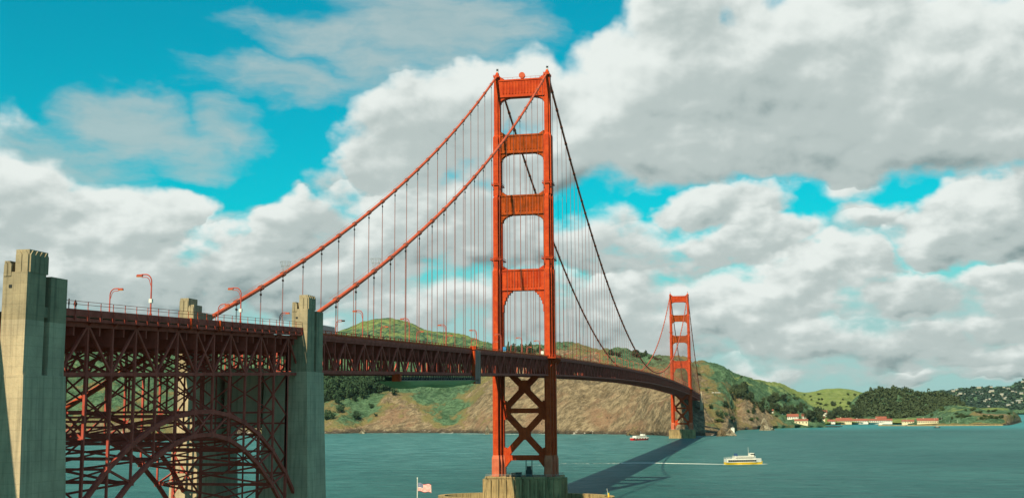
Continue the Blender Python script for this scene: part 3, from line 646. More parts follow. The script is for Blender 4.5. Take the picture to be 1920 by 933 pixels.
# wind lock / traveller cladding at the side span
tr = empty('maintenance_platform', (CX, -217, 57), 0, 'clad work platform with netting slung under the side span deck', 'work platform')
def rel(mb, name, mat): o = mb.build(name, mat, tr); o.location = (-CX, 217, -57); return o
c = MB(); y0, y1 = -174, -165.6; c.box(CX+.7, CX+1.7, y0, y1, 57.0, 69.6)
for k in range(7):
    z = 57.3+k*1.95; c.box(CX+.62, CX+1.78, y0-.06, y1+.06, z, z+.14)
for k in range(4): yk = y0+k*(y1-y0)/3; c.box(CX+1.7, CX+1.8, yk-.08, yk+.08, 57.0, 69.6)
rel(c, 'cladding', 'clad')
c = MB(); c.box(CX+.65, CX+1.75, y0-.5, y0-.12, 57.0, 69.6); c.box(CX-.2, CX+2.1, y0-.9, y0+1.2, 69.7, 71.0); rel(c, 'end_frame', 'orange')
c = MB()
for k in range(34):
    y = -268+k*3.05; z = zb(y); y2 = y+3.05; z2 = zb(y2)
    c.beam((CX-2.4, y, z-1.75), (CX-2.4, y2, z2-1.75), .3, 8.2, ref=(0,0,1)) if k < 33 else None
    for x in (CX+1.5, CX-6.3): c.beam((x, y, z-1.7), (x, y, z-.1), .2)
    if k < 33: c.beam((CX+1.5, y, z-1.0), (CX+1.5, y2, z2-1.0), .14); c.beam((CX+1.5, y, z-1.6), (CX+1.5, y2, z2-.3), .12)
    if k % 3 == 0: c.box(CX-3, CX+.5, y-.8, y+.8, z-1.6, z-.7)
rel(c, 'gantry', 'dark')
n_ = MB(); nu, nv = 48, 12; vs = []
for i in range(nu+1):
    y = -265+i*(98/nu); k = min(1, math.sin(math.pi*i/nu)*2.6)**.7
    for j in range(nv+1):
        x = CX+2.0-j*9.5/nv; q = min(1, j/2.5)**.6*min(1, (nv-j)/2.5)**.6; vs.append((x, y, zb(y)-1.95-k*q*(1.9+.35*math.sin(i*.27)+.15*math.sin(i*1.3+j))))
n_.add(vs, [(i*(nv+1)+j, (i+1)*(nv+1)+j, (i+1)*(nv+1)+j+1, i*(nv+1)+j+1) for i in range(nu) for j in range(nv)]); rel(n_, 'netting', 'tarp')
c = MB(); c.box(CX-.5, CX+1.9, -270.5, -268.7, 55.8, 58.0); rel(c, 'end_box', 'orange')

# ---- pylons
def pylon(y0, zt, sx, label, low, base=-2.0, slot=True, scale=1):
    """stepped concrete pylon; y0 = south face, zt = top of its highest block, sx = side of the deck"""
    P = empty('concrete_pylon', (sx*14.3, y0, 0), 0, label, 'pylon', 'stepped concrete pylons beside the deck'); X = lambda a: a-14.3
    def bx(mb, xa, xb, ya, yb, za, zc): a, c = sorted((sx*X(xa), sx*X(xb))); mb.box(a, c, ya, yb, za, zc)
    m = MB(); E, W = 16.4, 12.5; top = zt-3.3; L = 10.2; W = 12.5
    # lower battered base in three courses (each set back a little)
    def batter(xa0, xb0, xa1, xb1, ya0, yb0, ya1, yb1, za, zc):
        p = [(sx*X(xa0), ya0), (sx*X(xb0), ya0), (sx*X(xb0), yb0), (sx*X(xa0), yb0)]; q = [(sx*X(xa1), ya1), (sx*X(xb1), ya1), (sx*X(xb1), yb1), (sx*X(xa1), yb1)]; m.prism(p, za, zc, q)
    batter(4.6, E+1.5, 6.0, E+.18, -.5, L+2.4, -.12, L+.3, base, low)
    base_o = m.build('base', 'concrete', P)
    m = MB()                                                # shaft with a groove and a slot let into its outer face
    zs = zt-7.6 if slot else zt
    mid = max(low, top-6.9) if y0 < -400 else low                                 # upper lift is the older, dirtier pour
    if mid > low:
        m2 = MB(); bx(m2, W, E-1.9, 0, L, low, mid); bx(m2, E-1.9, E, 0, 4.6, low, mid); bx(m2, E-1.9, E, 6.0, L, low, mid); m2.build('lower_shaft', 'concrete', P)
    bx(m, W, E-1.9, 0, L, mid, top)
    bx(m, E-1.9, E, 0, 4.6, mid, top)
    bx(m, E-1.9, E, 6.0, L, mid, top-.15)
    bx(m, E-1.9, E-.3, 4.6, 6.0, zs-2.0, zs-.4)
    shaft = m.build('shaft', 'weathered', P)
    m = MB()                                                # crown: two offset blocks with pointed flutes
    a0, a1 = 14.1, E-.15
    bx(m, a0, a1, .45, 5.1, top, zt)
    for k in range(4):
        yk = .55+k*1.13; pts = [(yk, top), (yk+1.05, top), (yk+1.05, zt-.75), (yk+.52, zt-.12), (yk, zt-.75)]
        m.slab([(p[0], p[1]) for p in pts], *sorted((sx*X(a1-.02), sx*X(a1+.22))), axis='x')
    for k in range(2):
        xk = a0+.1+k*1.05; m.slab([(sx*X(xk), top), (sx*X(xk+.95), top), (sx*X(xk+.95), zt-.75), (sx*X(xk+.48), zt-.12), (sx*X(xk), zt-.75)][::sx], .24, .46)
    bx(m, W, a0-.75, .15, 4.4, top, zt-1.65)
    bx(m, a0-.75, a0, 1.6, 4.4, top, zt-1.65)
    for k in range(2):
        xk = W+.1+k*.62; m.slab([(sx*X(xk), top-.6), (sx*X(xk+.56), top-.6), (sx*X(xk+.56), zt-2.3), (sx*X(xk+.28), zt-1.8), (sx*X(xk), zt-2.3)][::sx], -.1, .16)
    m.build('crown', 'weathered', P)
    m = MB(); bx(m, 13.5, 14.0, -.06, .08, top-2.3, top-1.85); m.build('vent', 'dark', P)
    return P
pylon(-455.2, 71.0, 1, 'stepped concrete pylon before the steel arch, lit on its narrow face', 52.9)
pylon(-346.4, 74.4, 1, 'stepped concrete pylon between steel arch and side span, facing the water', 56.5)
pylon(-346.4, 74.4, -1, 'far side stepped concrete pylon whose top shows over the arch deck', 56.7)
pylon(-455.2, 71.0, -1, 'far side concrete pylon at the start of the arch, behind the lit one', 52.9)
# cross walls low down that tie each pair
def tie(y0, z0, z1, lab):
    m = MB(); m.box(-4.7, 4.7, y0+1.5, y0+8.5, z0, z1); tag(m.build('tie_wall', 'concrete'), lab, 'wall')
tie(-346.4, 43.5, 57.5, 'concrete wall tying the pylon pair under the side span end')
for sx in (1, -1):
    P = empty('concrete_pylon', (sx*15.3, 1604, 0), 0, 'pale concrete pylon at the far shore, %s' % ('sunlit, on the harbour side' if sx > 0 else 'hidden behind the far tower'), 'pylon')
    m = MB(); m.box(-2.2, 2.2, 0, 12, -2, 66); m.build('base', 'concrete', P)
    m = MB(); m.box(-1.8, 1.8, .5, 11, 66, 73); m.box(-1.2, 1.2, 1.5, 6, 73, 76); m.build('crown', 'concrete', P)

# ---- steel arch span
arch = empty('arch_bridge', (0, -394, 0), 0, 'red steel arch span of open lattice between the concrete pylons', 'bridge')
def apart(mb, name, mat, parent=None):
    o = mb.build(name, mat, parent or arch)
    if parent is None: o.location = (0, 394, 0)
    return o
KY = [-434.6+7.55*k for k in range(12)]; ALLY = [-442.15]+KY+[-344.0]
def au(y): d = abs(y+392.6); return 47.5-.0070*d*d-7.5e-7*d**4
def al(y): d = abs(y+392.6); return 43.1-.0104*d*d
for s in (-1, 1):
    x = s*CX; t = MB(); vt = MB(); up = MB(); web = MB(); lo = MB()
    Y0, Y1 = -444.6, -346.6
    for a, c in zip(ALLY[:-1], ALLY[1:]):
        t.beam((x, a, tc(a)), (x, c, tc(c)), .55, .75); t.beam((x, a, mc(a)), (x, c, mc(c)), .5, .62)
    top_n = {0: 1, 1: 0, 2: 1, 3: 0, 4: 1, 5: 0, 6: 0, 7: 1, 8: 0, 9: 1, 10: 0, 11: 1}
    full = [0]+[top_n[k] for k in range(12)]+[0]
    for i in range(13):
        a, c = ALLY[i], ALLY[i+1]; za = tc(a) if full[i] else mc(a); zc = tc(c) if full[i+1] else mc(c)
        if full[i] != full[i+1]: t.beam((x, a, za), (x, c, zc), .36, .42)
        else: t.beam((x, a, mc(a)), (x, c, tc(c)), .36, .42); t.beam((x+.02, a, tc(a)), (x+.02, c, mc(c)), .36, .42)
    for y in ALLY[1:-1]: t.box(x-.3, x+.3, y-.55, y+.55, mc(y)-.5, mc(y)+.5)
    tt = apart(t, 'spandrel_truss', 'truss')
    for k, y in enumerate(ALLY):
        bot = au(y) if 0 < k < 13 else 2; bot = max(bot, 2)
        vt.beam((x, y, tc(y)), (x, y, bot), .42, .5)
    apart(vt, 'spandrel_columns', 'truss')
    fine = np.linspace(-446, -340, 15)
    ay = [-449.7, -442.15]+KY+[-344.0, -336.5]
    for a, c in zip(ay[:-1], ay[1:]):
        up.beam((x, a, au(a)), (x, c, au(c)), .66, .8); lo.beam((x, a, al(a)), (x, c, al(c)), .66, .8)
    for k, y in enumerate(KY):
        web.beam((x, y, au(y)), (x, y, al(y)), .36, .4)
        web.box(x-.36, x+.36, y-.6, y+.6, au(y)-.6, au(y)+.6); web.box(x-.36, x+.36, y-.6, y+.6, al(y)-.55, al(y)+.55)
        if k < 11:
            y2 = KY[k+1]
            if k < 5: web.beam((x, y, au(y)), (x, y2, al(y2)), .32, .36)
            elif k == 5: web.beam((x, y, au(y)), (x, y2, al(y2)), .32, .36); web.beam((x+.02, y, al(y)), (x+.02, y2, au(y2)), .32, .36)
            else: web.beam((x, y, al(y)), (x, y2, au(y2)), .32, .36)
    for y, y2 in ((-442.15, KY[0]),): web.beam((x, y, au(y)), (x, y2, al(y2)), .32, .36); web.beam((x, y, au(y)), (x, y, al(y)), .36, .4)
    for y, y2 in ((KY[-1], -344.0),): web.beam((x, y, al(y)), (x, y2, au(y2)), .32, .36); web.beam((x, y2, au(y2)), (x, y2, al(y2)), .36, .4)
    ro = apart(up, 'arch_rib', 'truss'); apart(lo, 'lower_rib', 'truss', ro); apart(web, 'rib_lattice', 'truss', ro)
cb = MB()
for k, y in enumerate(ALLY):
    cb.box(-CX, CX, y-.3, y+.3, tc(y)-3.4, tc(y)-.4); cb.box(-CX, CX, y+3.5, y+3.9, tc(y)-1.6, tc(y)+.6) if k < 13 else None
    cb.beam((-CX, y, mc(y)), (CX, y, mc(y)), .45, .5, ref=(0,1,0))
    zt_, zm = tc(y)-1.8, mc(y)
    for a, c in ((-CX, 0), (0, CX)):
        cb.beam((a, y, zt_), (c, y, zm), .26, .3, ref=(0,1,0)); cb.beam((a, y+.32, zm), (c, y+.32, zt_), .26, .3, ref=(0,1,0))
    zl = max(au(y), 4); n = max(1, round((zm-zl)/9.0)); hs = np.linspace(zm, zl, n+1)
    for a, c in zip(hs[:-1], hs[1:]):
        if a-c > 2.5:
            for p, q in ((-CX, 0), (0, CX)) if k % 2 else ():
                cb.beam((p, y, a), (q, y, c), .24, .28, ref=(0,1,0)); cb.beam((p, y+.3, c), (q, y+.3, a), .24, .28, ref=(0,1,0))
            cb.beam((-CX, y, c), (CX, y, c), .34, .4, ref=(0,1,0))
    if n >= 1 and zm-zl > 3: cb.beam((0, y, zm), (0, y, zl), .3, .32)
apart(cb, 'sway_bracing', 'truss')
lb = MB()
for a, c in zip(ALLY[:-1], ALLY[1:]):
    for fn, w in ((al, .4),):
        if fn(a) > 5 and fn(c) > 5:
            lb.beam((-CX, a, fn(a)), (CX, c, fn(c)), w, w*.8, ref=(0,0,1)); lb.beam((CX, a, fn(a)-.35), (-CX, c, fn(c)-.35), w, w*.8, ref=(0,0,1))
            lb.beam((-CX, c, fn(c)), (CX, c, fn(c)), .5, .6, ref=(0,1,0))
    lb.beam((-CX, a, al(a)) if al(a) > 5 else (-CX, a, 6), (CX, a, au(a)) if au(a) > 5 else (CX, a, 12), .3, .3, ref=(0,1,0))
apart(lb, 'lateral_bracing', 'truss')
# end towers of the arch: braced columns against the pylons
et = MB()
for y in (-344.9, -351.5):
    for s in (-1, 1):
        for x in (s*13.7, s*7.0): et.beam((x, y, tc(y)-2), (x, y, 2), .55, .6)
    for s in (-1, 1):
        hs = np.linspace(mc(y), 10, 6)
        for a, c in zip(hs[:-1], hs[1:]): et.beam((s*13.7, y+.1, a), (s*7, y+.1, c), .3, .34, ref=(0,1,0)); et.beam((s*7, y-.25, a), (s*13.7, y-.25, c), .3, .34, ref=(0,1,0))
apart(et, 'end_columns', 'truss')
# arch span deck, extended south past the first pylon
AY = [-444.8+7.55*k for k in range(14)]; AY[-1] = -346.0; AY2 = [-640+15*k for k in range(13)]+[-455.3]
def td(y): return tc(y)+1.55
AD = strip(-9.3, 9.3, -.5, 0, AY2+AY, td); ado = apart(AD, 'deck', 'asphalt')
for s in (-1, 1): apart(strip(*sorted((s*9.32, s*11.3)), -.45, .12, AY2, td), 'sidewalk', 'grey', ado)
for s in (-1, 1):
    apart(strip(*sorted((s*9.32, s*14.9)), -.4, .15, AY, td), 'sidewalk', 'grey', ado)
    f = strip(*sorted((s*15.1, s*15.25)), -.35, .75, AY, td); f2 = strip(*sorted((s*14.7, s*15.1)), -1.15, -.62, AY, td)
    f.add(f2.v, f2.f)
    for y in np.arange(-444.5, -346, 3.775):
        f.box(*sorted((s*15.02, s*15.4)), y-.13, y+.13, td(y)-1.0, td(y)+.75)
    for y in ALLY: f.beam((s*13.9, y, tc(y)), (s*15.0, y, td(y)-.9), .3, .4)
    apart(f, 'fascia', 'truss', ado)
    r = MB()
    for y in np.arange(-444.5, -346, 3.775): r.beam((s*15.1, y, td(y)+.7), (s*15.1, y, td(y)+2.0), .09)
    for dz in (1.5, 2.0): r.beam((s*15.1, -444.6, td(-444.6)+dz), (s*15.1, -346.4, td(-346.4)+dz), .07)
    apart(r, 'railing', 'orange', ado)
    j = MB()
    for y in (-402.5, -390.2): j.box(*sorted((s*15.28, s*15.62)), y-.28, y+.28, td(y)-1.25, td(y)+.8)
    apart(j, 'joint_cover', 'orange', ado)
    f = strip(*sorted((s*11.32, s*11.6)), -1.9, .9, AY2, td); apart(f, 'approach_girder', 'truss', ado)
ts = MB()
for x in (-8, -4, 0, 4, 8): ts.beam((x, -444, td(-444)-.9), (x, -346.5, td(-346.5)-.9), .3, .7)
apart(ts, 'stringers', 'truss', ado)
pt = MB()                                                   # approach legs
for y in (-500, -560, -620):
    for s in (-1, 1): pt.beam((s*9, y, td(y)-1.6), (s*10, y, 2), 1.2, 1.2)
    pt.beam((-9, y, td(y)-3), (9, y, td(y)-3), .9, 1.6, ref=(0,1,0))
apart(pt, 'approach_legs', 'truss', ado)
vs_ = strip(-10.5, 10.5, -.5, 0, [1660, 1680, 1700, 1720], lambda y: zb(y)+DECK)
apart(vs_, 'road_end', 'asphalt', None).parent = deck; bpy.data.objects['road_end'].location = (0,0,0)

# ---- fender wall round the south pier
def ring(a, b, a2, b2, z0, z1, n=72):
    mb = MB(); P = lambda r1, r2, z: [(math.copysign(abs(math.cos(t))**1.0, math.cos(t))*r1, math.sin(t)*r2, z) for t in [2*math.pi*k/n for k in range(n)]]
    vs = P(a, b, z0)+P(a, b, z1)+P(a2, b2, z1)+P(a2, b2, z0); fs = []
    for k in range(n):
        k2 = (k+1) % n; fs += [(k, k2, n+k2, n+k), (n+k, n+k2, 2*n+k2, 2*n+k), (2*n+k, 2*n+k2, 3*n+k2, 3*n+k)]
    mb.add(vs, fs); return mb
fw_ = ring(46, 25, 42.6, 21.8, -5, 3.3); tag(fw_.build('fender_wall', 'pierstone'), 'oval pale concrete fender ring in the water around the nearer tower pier', 'wall')
bc = empty('beacon_post', (43.2, -4, 3.3), 0, 'slim beacon post with yellow lamp on the tip of the fender ring', 'beacon')
b_ = MB(); b_.path([(0,0,0),(-.5,0,4.2)], .09, 6); b_.build('post', 'white', bc); b_ = MB(); b_.path([(.3,0,0),(.3,0,2.0)], [.5, .35], 8); b_.build('lamp', 'yellow', bc)

# ------------------------------------------------------------------ street lamps
def lamp(first=[None]):
    if first[0] is None:
        o = empty('street_lamp'); p = MB(); H = 8.4
        arc = [(0, 0, 0), (0, 0, H-1.6)]+[(-1.2+1.2*math.cos(a), 0, H-1.6+1.35*math.sin(a)) for a in np.linspace(.2, 1.5, 7)]+[(-2.0, 0, H-.25)]
        p.path(arc, [.17]+[.12]*(len(arc)-1), 8); p.path([(-.1, 0, H-2.4)]+[(-1.15+.85*math.cos(a), 0, H-1.9+1.15*math.sin(a)) for a in np.linspace(.2, 1.5, 6)]+[(-1.9, 0, H-.75)], .07, 6); p.path([(0,0,0),(0,0,1.1)], [.3, .24], 8)
        p.build('post', 'truss', o)
        h = MB(); h.prism([(-3.0, -.18), (-1.8, -.22), (-1.8, .22), (-3.0, .18)], H-.55, H-.2, [(-2.9, -.12), (-1.8, -.16), (-1.8, .16), (-2.9, .12)]); hd = h.build('lamp_head', 'truss', o)
        g = MB(); g.box(-2.95, -1.9, -.16, .16, H-.68, H-.55); g.build('lens', 'amber', hd); first[0] = o; return o
    return copy_tree(first[0])
EL = [-413.3, -375.6]; WL = [-383]
LP = [(13.0, y, 0, td(y)) for y in EL]+[(-13.0, y, 1, td(y)) for y in WL]
LP += [(12.6, y, 0, zb(y)+DECK) for y in [-295.7, -251, -206.3, -160]+[-115+45.72*k for k in range(31) if abs(-115+45.72*k) > 12 and abs(-115+45.72*k-1280) > 12]]
LP += [(-12.6, y, 1, zb(y)+DECK) for y in [-333.0]+[-294+45.72*k for k in range(35) if abs(-294+45.72*k) > 12 and abs(-294+45.72*k-1280) > 12]]
ordn = ['first','second','third','fourth','fifth','sixth','seventh','eighth','ninth','tenth']
ce = cw = 0; LBOX = []
for (x, y, side, z) in LP:
    o = lamp(); o.location = (x, y, z+.15); o.rotation_euler = (0, 0, math.pi*side); g = 'orange street lamps along the deck'
    if y < -350:
        lab = {(-413.3): 'taller orange street lamp with white box on the arch deck, near the lit pylon', (-375.6): 'orange street lamp on the arch deck in front of the rising cable'}.get(y) if not side else 'far side orange lamp on the arch deck, shorter than the lamp with the white box'
    elif y < 0:
        if side: cw += 1; lab = '%s orange lamp past the arch along the far railing of the side span' % ordn[cw-1]
        else: ce += 1; lab = '%s orange lamp past the arch along the near railing of the side span' % ordn[ce-1]
    else: lab = 'small orange lamp on the main span between the two towers' if y < 1280 else 'tiny orange lamp on the deck beyond the far tower'; g = 'lamps on the main span' if y < 1280 else 'lamps beyond the far tower'
    tag(o, lab, 'street lamp', g)
    if y < -350 and not side: LBOX.append(o)
for o in LBOX:
        bx_ = MB(); bx_.box(-.28, .28, -.28, .28, 3.0, 3.7); bx_.build('control_box', 'white', o)

# signs by the south tower
sg = empty('road_sign', (-8.6, -9, zb(0)+DECK), 0, 'blue and yellow road sign hung beside the sunlit tower leg', 'sign')
b_ = MB(); b_.path([(0,0,0),(0,0,6.5)], .1, 6); b_.build('post', 'grey', sg); b_ = MB(); b_.box(-.8, .8, -.2, -.1, 3.4, 5.6); b_.build('blue_panel', 'signblue', sg); b_ = MB(); b_.box(-.8, .8, -.2, -.1, 2.5, 3.35); b_.build('yellow_panel', 'yellow', sg)
sg = empty('road_sign', (11.0, -8, zb(0)+DECK), 0, 'white square board on a post at the shaded tower leg', 'sign')
b_ = MB(); b_.path([(0,0,0),(0,0,2)], .1, 6); b_.build('post', 'grey', sg); b_ = MB(); b_.box(-.7, .7, -.2, -.1, 1.5, 3.2); b_.build('panel', 'white', sg)

# ------------------------------------------------------------------ vehicles and people on the deck
def car(name, L, W, H, mat, label, cat, loc, rz, cabin=(.28, .78), hood=.55):
    o = empty(name, loc, rz, label, cat); b = MB(); hb = H*hood
    prof = [(-L/2, .35), (L/2, .35), (L/2, hb*.85), (L*.46, hb), (-L*.46, hb), (-L/2, hb*.9)]
    b.slab([(p[0], p[1]) for p in prof], -W/2, W/2); x0, x1 = -L/2+L*(1-cabin[1]), -L/2+L*(1-cabin[0])
    b.slab([(x0-.25, hb), (x1+.45, hb), (x1, H), (x0, H)], -W/2+.12, W/2-.12); b.build('body', mat, o)
    for s in (-1, 1): g = MB(); g.slab([(x0, hb+.08), (x1+.25, hb+.08), (x1-.05, H-.12), (x0+.08, H-.12)], s*(W/2-.11)-.015, s*(W/2-.11)+.015); g.build('side_window', 'glass', o)
    for px in (-L*.31, L*.31):
        for s in (-1, 1): w = MB(); w.path([(px, s*(W/2-.2), .35), (px, s*(W/2+.01), .35)], .35, 14); w.build('wheel', 'dark', o)
    return o
car('bus', 13.5, 2.6, 3.4, 'white', 'long white bus on the deck just past the second pylon', 'bus', (7.6, -314, zb(-314)+DECK), R(90), (.01, .985), .42)
car('white_van', 5.4, 2.0, 2.3, 'white', 'white van on the deck just before the nearer tower', 'van', (-5.5, -28, zb(-28)+DECK), R(90), (.2, .97), .5)
for (x, y, mt, lab) in ((2.0, 60, 'white', 'white car on the main span just past the nearer tower'), (-6, 330, 'grey', 'grey car on the main span, nearer of two'), (6.5, 700, 'white', 'small white car near the middle of the main span'), (-2.5, -90, 'dark', 'dark car on the side span ahead of the white van'), (2, -190, 'red', 'red car on the side span above the work platform'), (6, 1120, 'white', 'tiny white car approaching the far tower')):
    car('car', 4.5, 1.8, 1.5, mt, lab, 'car', (x, y, zb(y)+DECK), R(90))
def person_mesh():
    me = bpy.data.meshes.new('person'); V = [(0,0,.92),(0,0,1.2),(0,0,1.42),(0,.0,1.53),(0,.02,1.66),(.19,0,1.40),(.25,.02,1.12),(.24,.1,.88),(-.19,0,1.40),(-.25,.02,1.12),(-.24,.1,.88),(.10,0,.86),(.11,.03,.48),(.11,0,.06),(.11,.14,.03),(-.10,0,.86),(-.11,-.02,.48),(-.11,-.08,.06),(-.11,.06,.03)]
    E = [(0,1),(1,2),(2,3),(3,4),(2,5),(5,6),(6,7),(2,8),(8,9),(9,10),(0,11),(11,12),(12,13),(13,14),(0,15),(15,16),(16,17),(17,18)]
    rad = [.15,.15,.15,.06,.11,.07,.055,.04,.07,.055,.04,.10,.07,.05,.04,.10,.07,.05,.04]
    me.from_pydata(V, E, []); o = bpy.data.objects.new('tmp', me); COL.objects.link(o); md = o.modifiers.new('s', 'SKIN')
    for i, r in enumerate(rad): me.skin_vertices[0].data[i].radius = (r, r)
    me.skin_vertices[0].data[0].use_root = True; sb = o.modifiers.new('d', 'SUBSURF'); sb.levels = 1
    dg = bpy.context.evaluated_depsgraph_get(); out = bpy.data.meshes.new_from_object(o.evaluated_get(dg)); bpy.data.objects.remove(o); out.name = 'person'; out.materials.append(M['skin']); return out
PM = person_mesh(); hairm = MB(); hairm.path([(0, 0, 1.64), (0, -.01, 1.72), (0, -.01, 1.79)], [.115, .11, .05], 8)
first_p = None
for (x, y, z, lab) in [(14.5, -441.4, td(-441)+.55, 'person in dark coat leaning at the rail beside the lit pylon'), (14.5, -439.6, td(-439.6)+.45, 'second person in dark coat at the rail, farther from the lit pylon')]+[(13.2, y, zb(y)+DECK+.3, 'pedestrian in dark clothes walking along the side span railing') for y in (-292, -279, -262, -241, -236, -222, -198, -150, -120, -84)]:
    o = bpy.data.objects.new('person', PM); COL.objects.link(o); o.location = (x, y, z); o.rotation_euler = (0, 0, random.uniform(0, 6.28)); tag(o, lab, 'person', 'pedestrians on the side span' if z > 64.5 else None)
    if first_p is None: hh = hairm.build('hair', 'dark', o); first_p = hh
    else: c = first_p.copy(); COL.objects.link(c); c.parent = o

# ------------------------------------------------------------------ flag
fg = empty('flagpole', (38.5, -330, -1), 0, 'white flagpole flying a striped flag, rising beside the second pylon', 'flagpole')
b_ = MB(); b_.path([(0,0,0),(0,0,32.2)], [.16, .1], 8); b_.path([(0,0,32.2),(0,0,32.5)], [.16, .12], 8); b_.build('pole', 'white', fg)
def flag_mat():
    mt, t, b = material('striped_flag_cloth'); uv = t.node('ShaderNodeTexCoord').outputs['UV']; s = t.node('ShaderNodeSeparateXYZ', [uv]).outputs
    stripe = t.m('GREATER_THAN', t.m('FRACT', t.m('MULTIPLY', s[1], 6.5)), .5); col = t.mix(stripe, (.55, .03, .05), (.80, .78, .76))
    col = t.mix(t.m('LESS_THAN', t.m('FRACT', t.m('MULTIPLY', s[1], 6.5)), .5), col, (.55, .03, .05))
    can = t.m('MULTIPLY', t.m('LESS_THAN', s[0], .4), t.m('GREATER_THAN', s[1], 6/13))
    vo = t.node('ShaderNodeTexVoronoi', {'Vector': t.vm('MULTIPLY', uv, (1.9, 1, 1)), 'Scale': 14.0, 'Randomness': .0}).outputs['Distance']
    canton = t.mix(t.m('LESS_THAN', vo, .25), (.03, .06, .22), (.8, .8, .8)); col = t.mix(can, col, canton)
    t.put(b.inputs['Base Color'], col); b.inputs['Roughness'].default_value = .9; b.inputs['Specular IOR Level'].default_value = .05; return mt
M['flag'] = flag_mat()
mb = MB(); nu, nv = 24, 10; vs = []
for i in range(nu+1):
    for j in range(nv+1):
        u = i/nu; w = j/nv; vs.append((.15+u*3.3*.98, .30*math.sin(u*8+w*1.2)*u**.6, 29.2+w*1.9-.35*u*u+.13*math.sin(u*9+.5)))
mb.add(vs, [(i*(nv+1)+j, (i+1)*(nv+1)+j, (i+1)*(nv+1)+j+1, i*(nv+1)+j+1) for i in range(nu) for j in range(nv)])
fo = mb.build('flag', 'flag', fg, True); uvl = fo.data.uv_layers.new(name='UVMap')
for l in fo.data.loops:
    i, j = divmod(l.vertex_index, nv+1); uvl.data[l.index].uv = (i/nu, j/nv)

# ------------------------------------------------------------------ boats
def hull(L, W, H, sheer=.5, n=14, z0=-.6):
    mb = MB(); rings = []
    for i in range(n+1):
        t = i/n; x = -L/2+t*L; w = W/2*(1-max(0, (t-.62)/.38)**2.2)*(1-.12*(1-t)**3); zt = H+sheer*max(0, t-.5)**2*4
        rings += [(x, -w, zt), (x+(.0 if t < .95 else -.4), -w*.82, z0), (x+(.0 if t < .95 else -.4), w*.82, z0), (x, w, zt)]
    fs = [(i*4+k, (i+1)*4+k, (i+1)*4+(k+1) % 4, i*4+(k+1) % 4) for i in range(n) for k in range(4)]+[(0,1,2,3), (n*4+3, n*4+2, n*4+1, n*4)]
    mb.add(rings, fs); return mb
def rail_line(mb, pts, h):
    for p in pts: mb.beam(p, (p[0], p[1], p[2]+h), .08)
    for a, c in zip(pts[:-1], pts[1:]): mb.beam((a[0], a[1], a[2]+h), (c[0], c[1], c[2]+h), .07)
def ferry(loc, rz, kind):
    if kind == 'yellow':
        o = empty('ferry', loc, rz, 'white and yellow passenger ferry trailing a wake across the strait', 'ferry'); L = 33
        hull(L, 8.6, 1.6, .9).build('hull', 'yellow', o)
        b = MB(); b.prism([(-16.2, -4.1), (9, -4.15), (15, -1.2), (15, 1.2), (9, 4.15), (-16.2, 4.1)], 1.62, 4.6); b.build('main_cabin', 'white', o)
        for s in (-1, 1):
            for k in range(13): w = MB(); w.box(-15.2+k*1.9, -13.45+k*1.9, *sorted((s*4.06, s*4.24)), 2.15, 3.6); w.build('window', 'glass', o)
        b = MB(); b.prism([(-9, -3.2), (8, -3.2), (10, -1.6), (10, 1.6), (8, 3.2), (-9, 3.2)], 4.65, 6.6); b.box(-9.4, 9, -3.4, 3.4, 6.6, 6.75); uc = b.build('upper_cabin', 'white', o)
        for s in (-1, 1): w = MB(); w.box(-8.4, 8, *sorted((s*3.15, s*3.24)), 5.0, 5.6); w.build('window_band', 'glass', uc)
        b = MB(); b.prism([(4.6, -2), (8.2, -2), (9.0, -1), (9.0, 1), (8.2, 2), (4.6, 2)], 6.8, 9.0); b.box(4.4, 8.8, -2.1, 2.1, 9.0, 9.15); wh = b.build('wheelhouse', 'white', o)
        b = MB(); b.box(5.2, 9.05, -2.05, 2.05, 7.5, 8.4); b.build('windscreen', 'dark', wh)
        for s in (-1, 1): b = MB(); b.prism([(-7.4, s*2.2-.5), (-6.3, s*2.2-.5), (-6.3, s*2.2+.5), (-7.4, s*2.2+.5)], 6.75, 8.9, [(-7.7, s*2.2-.4), (-6.8, s*2.2-.4), (-6.8, s*2.2+.4), (-7.7, s*2.2+.4)]); b.build('funnel', 'blue', o)
        b = MB(); b.path([(4.2, 0, 6.7), (4.0, 0, 14.0)], .09, 6); b.beam((4.1, -1.2, 11.5), (4.1, 1.2, 11.5), .1); b.build('mast', 'white', o)
        b = MB(); rail_line(b, [(-16+k*2, -4, 4.6) for k in range(13)], 1.1); rail_line(b, [(-16+k*2, 4, 4.6) for k in range(13)], 1.1); b.build('railing', 'white', o)
    else:
        o = empty('tour_boat', loc, rz, 'red hulled white tour boat near the far shore cliffs', 'boat'); L = 35
        hull(L, 8.8, 3.2, 1.0).build('hull', 'red', o)
        b = MB(); b.box(-17.3, 14, -4.45, 4.45, 3.22, 3.9)
        for k in range(5): b.prism([(-14+k*5.6, -4.55), (-12+k*5.6, -4.55), (-11+k*5.6, 4.55), (-13+k*5.6, 4.55)], 2.0, 3.5)
        b.build('bulwark', 'white', o)
        b = MB(); b.prism([(-12, -3.7), (9, -3.7), (12, -1.8), (12, 1.8), (9, 3.7), (-12, 3.7)], 3.9, 6.4); b.build('main_cabin', 'white', o)
        for s in (-1, 1):
            for k in range(9): w = MB(); w.box(-11+k*2.2, -9.5+k*2.2, *sorted((s*3.66, s*3.78)), 4.5, 5.6); w.build('window', 'glass', o)
        b = MB(); b.box(2.5, 8, -2.4, 2.4, 6.45, 8.8); b.build('wheelhouse', 'white', o)
        b = MB(); b.path([(1.5, 0, 6.4), (1.5, 0, 13)], .14, 6); b.build('mast', 'white', o)
    return o
ferry((105.1, 421.2, .2), math.atan2(11.7, 30.8), 'yellow')
ferry((-55, 1166, .2), math.atan2(28, 23), 'red')
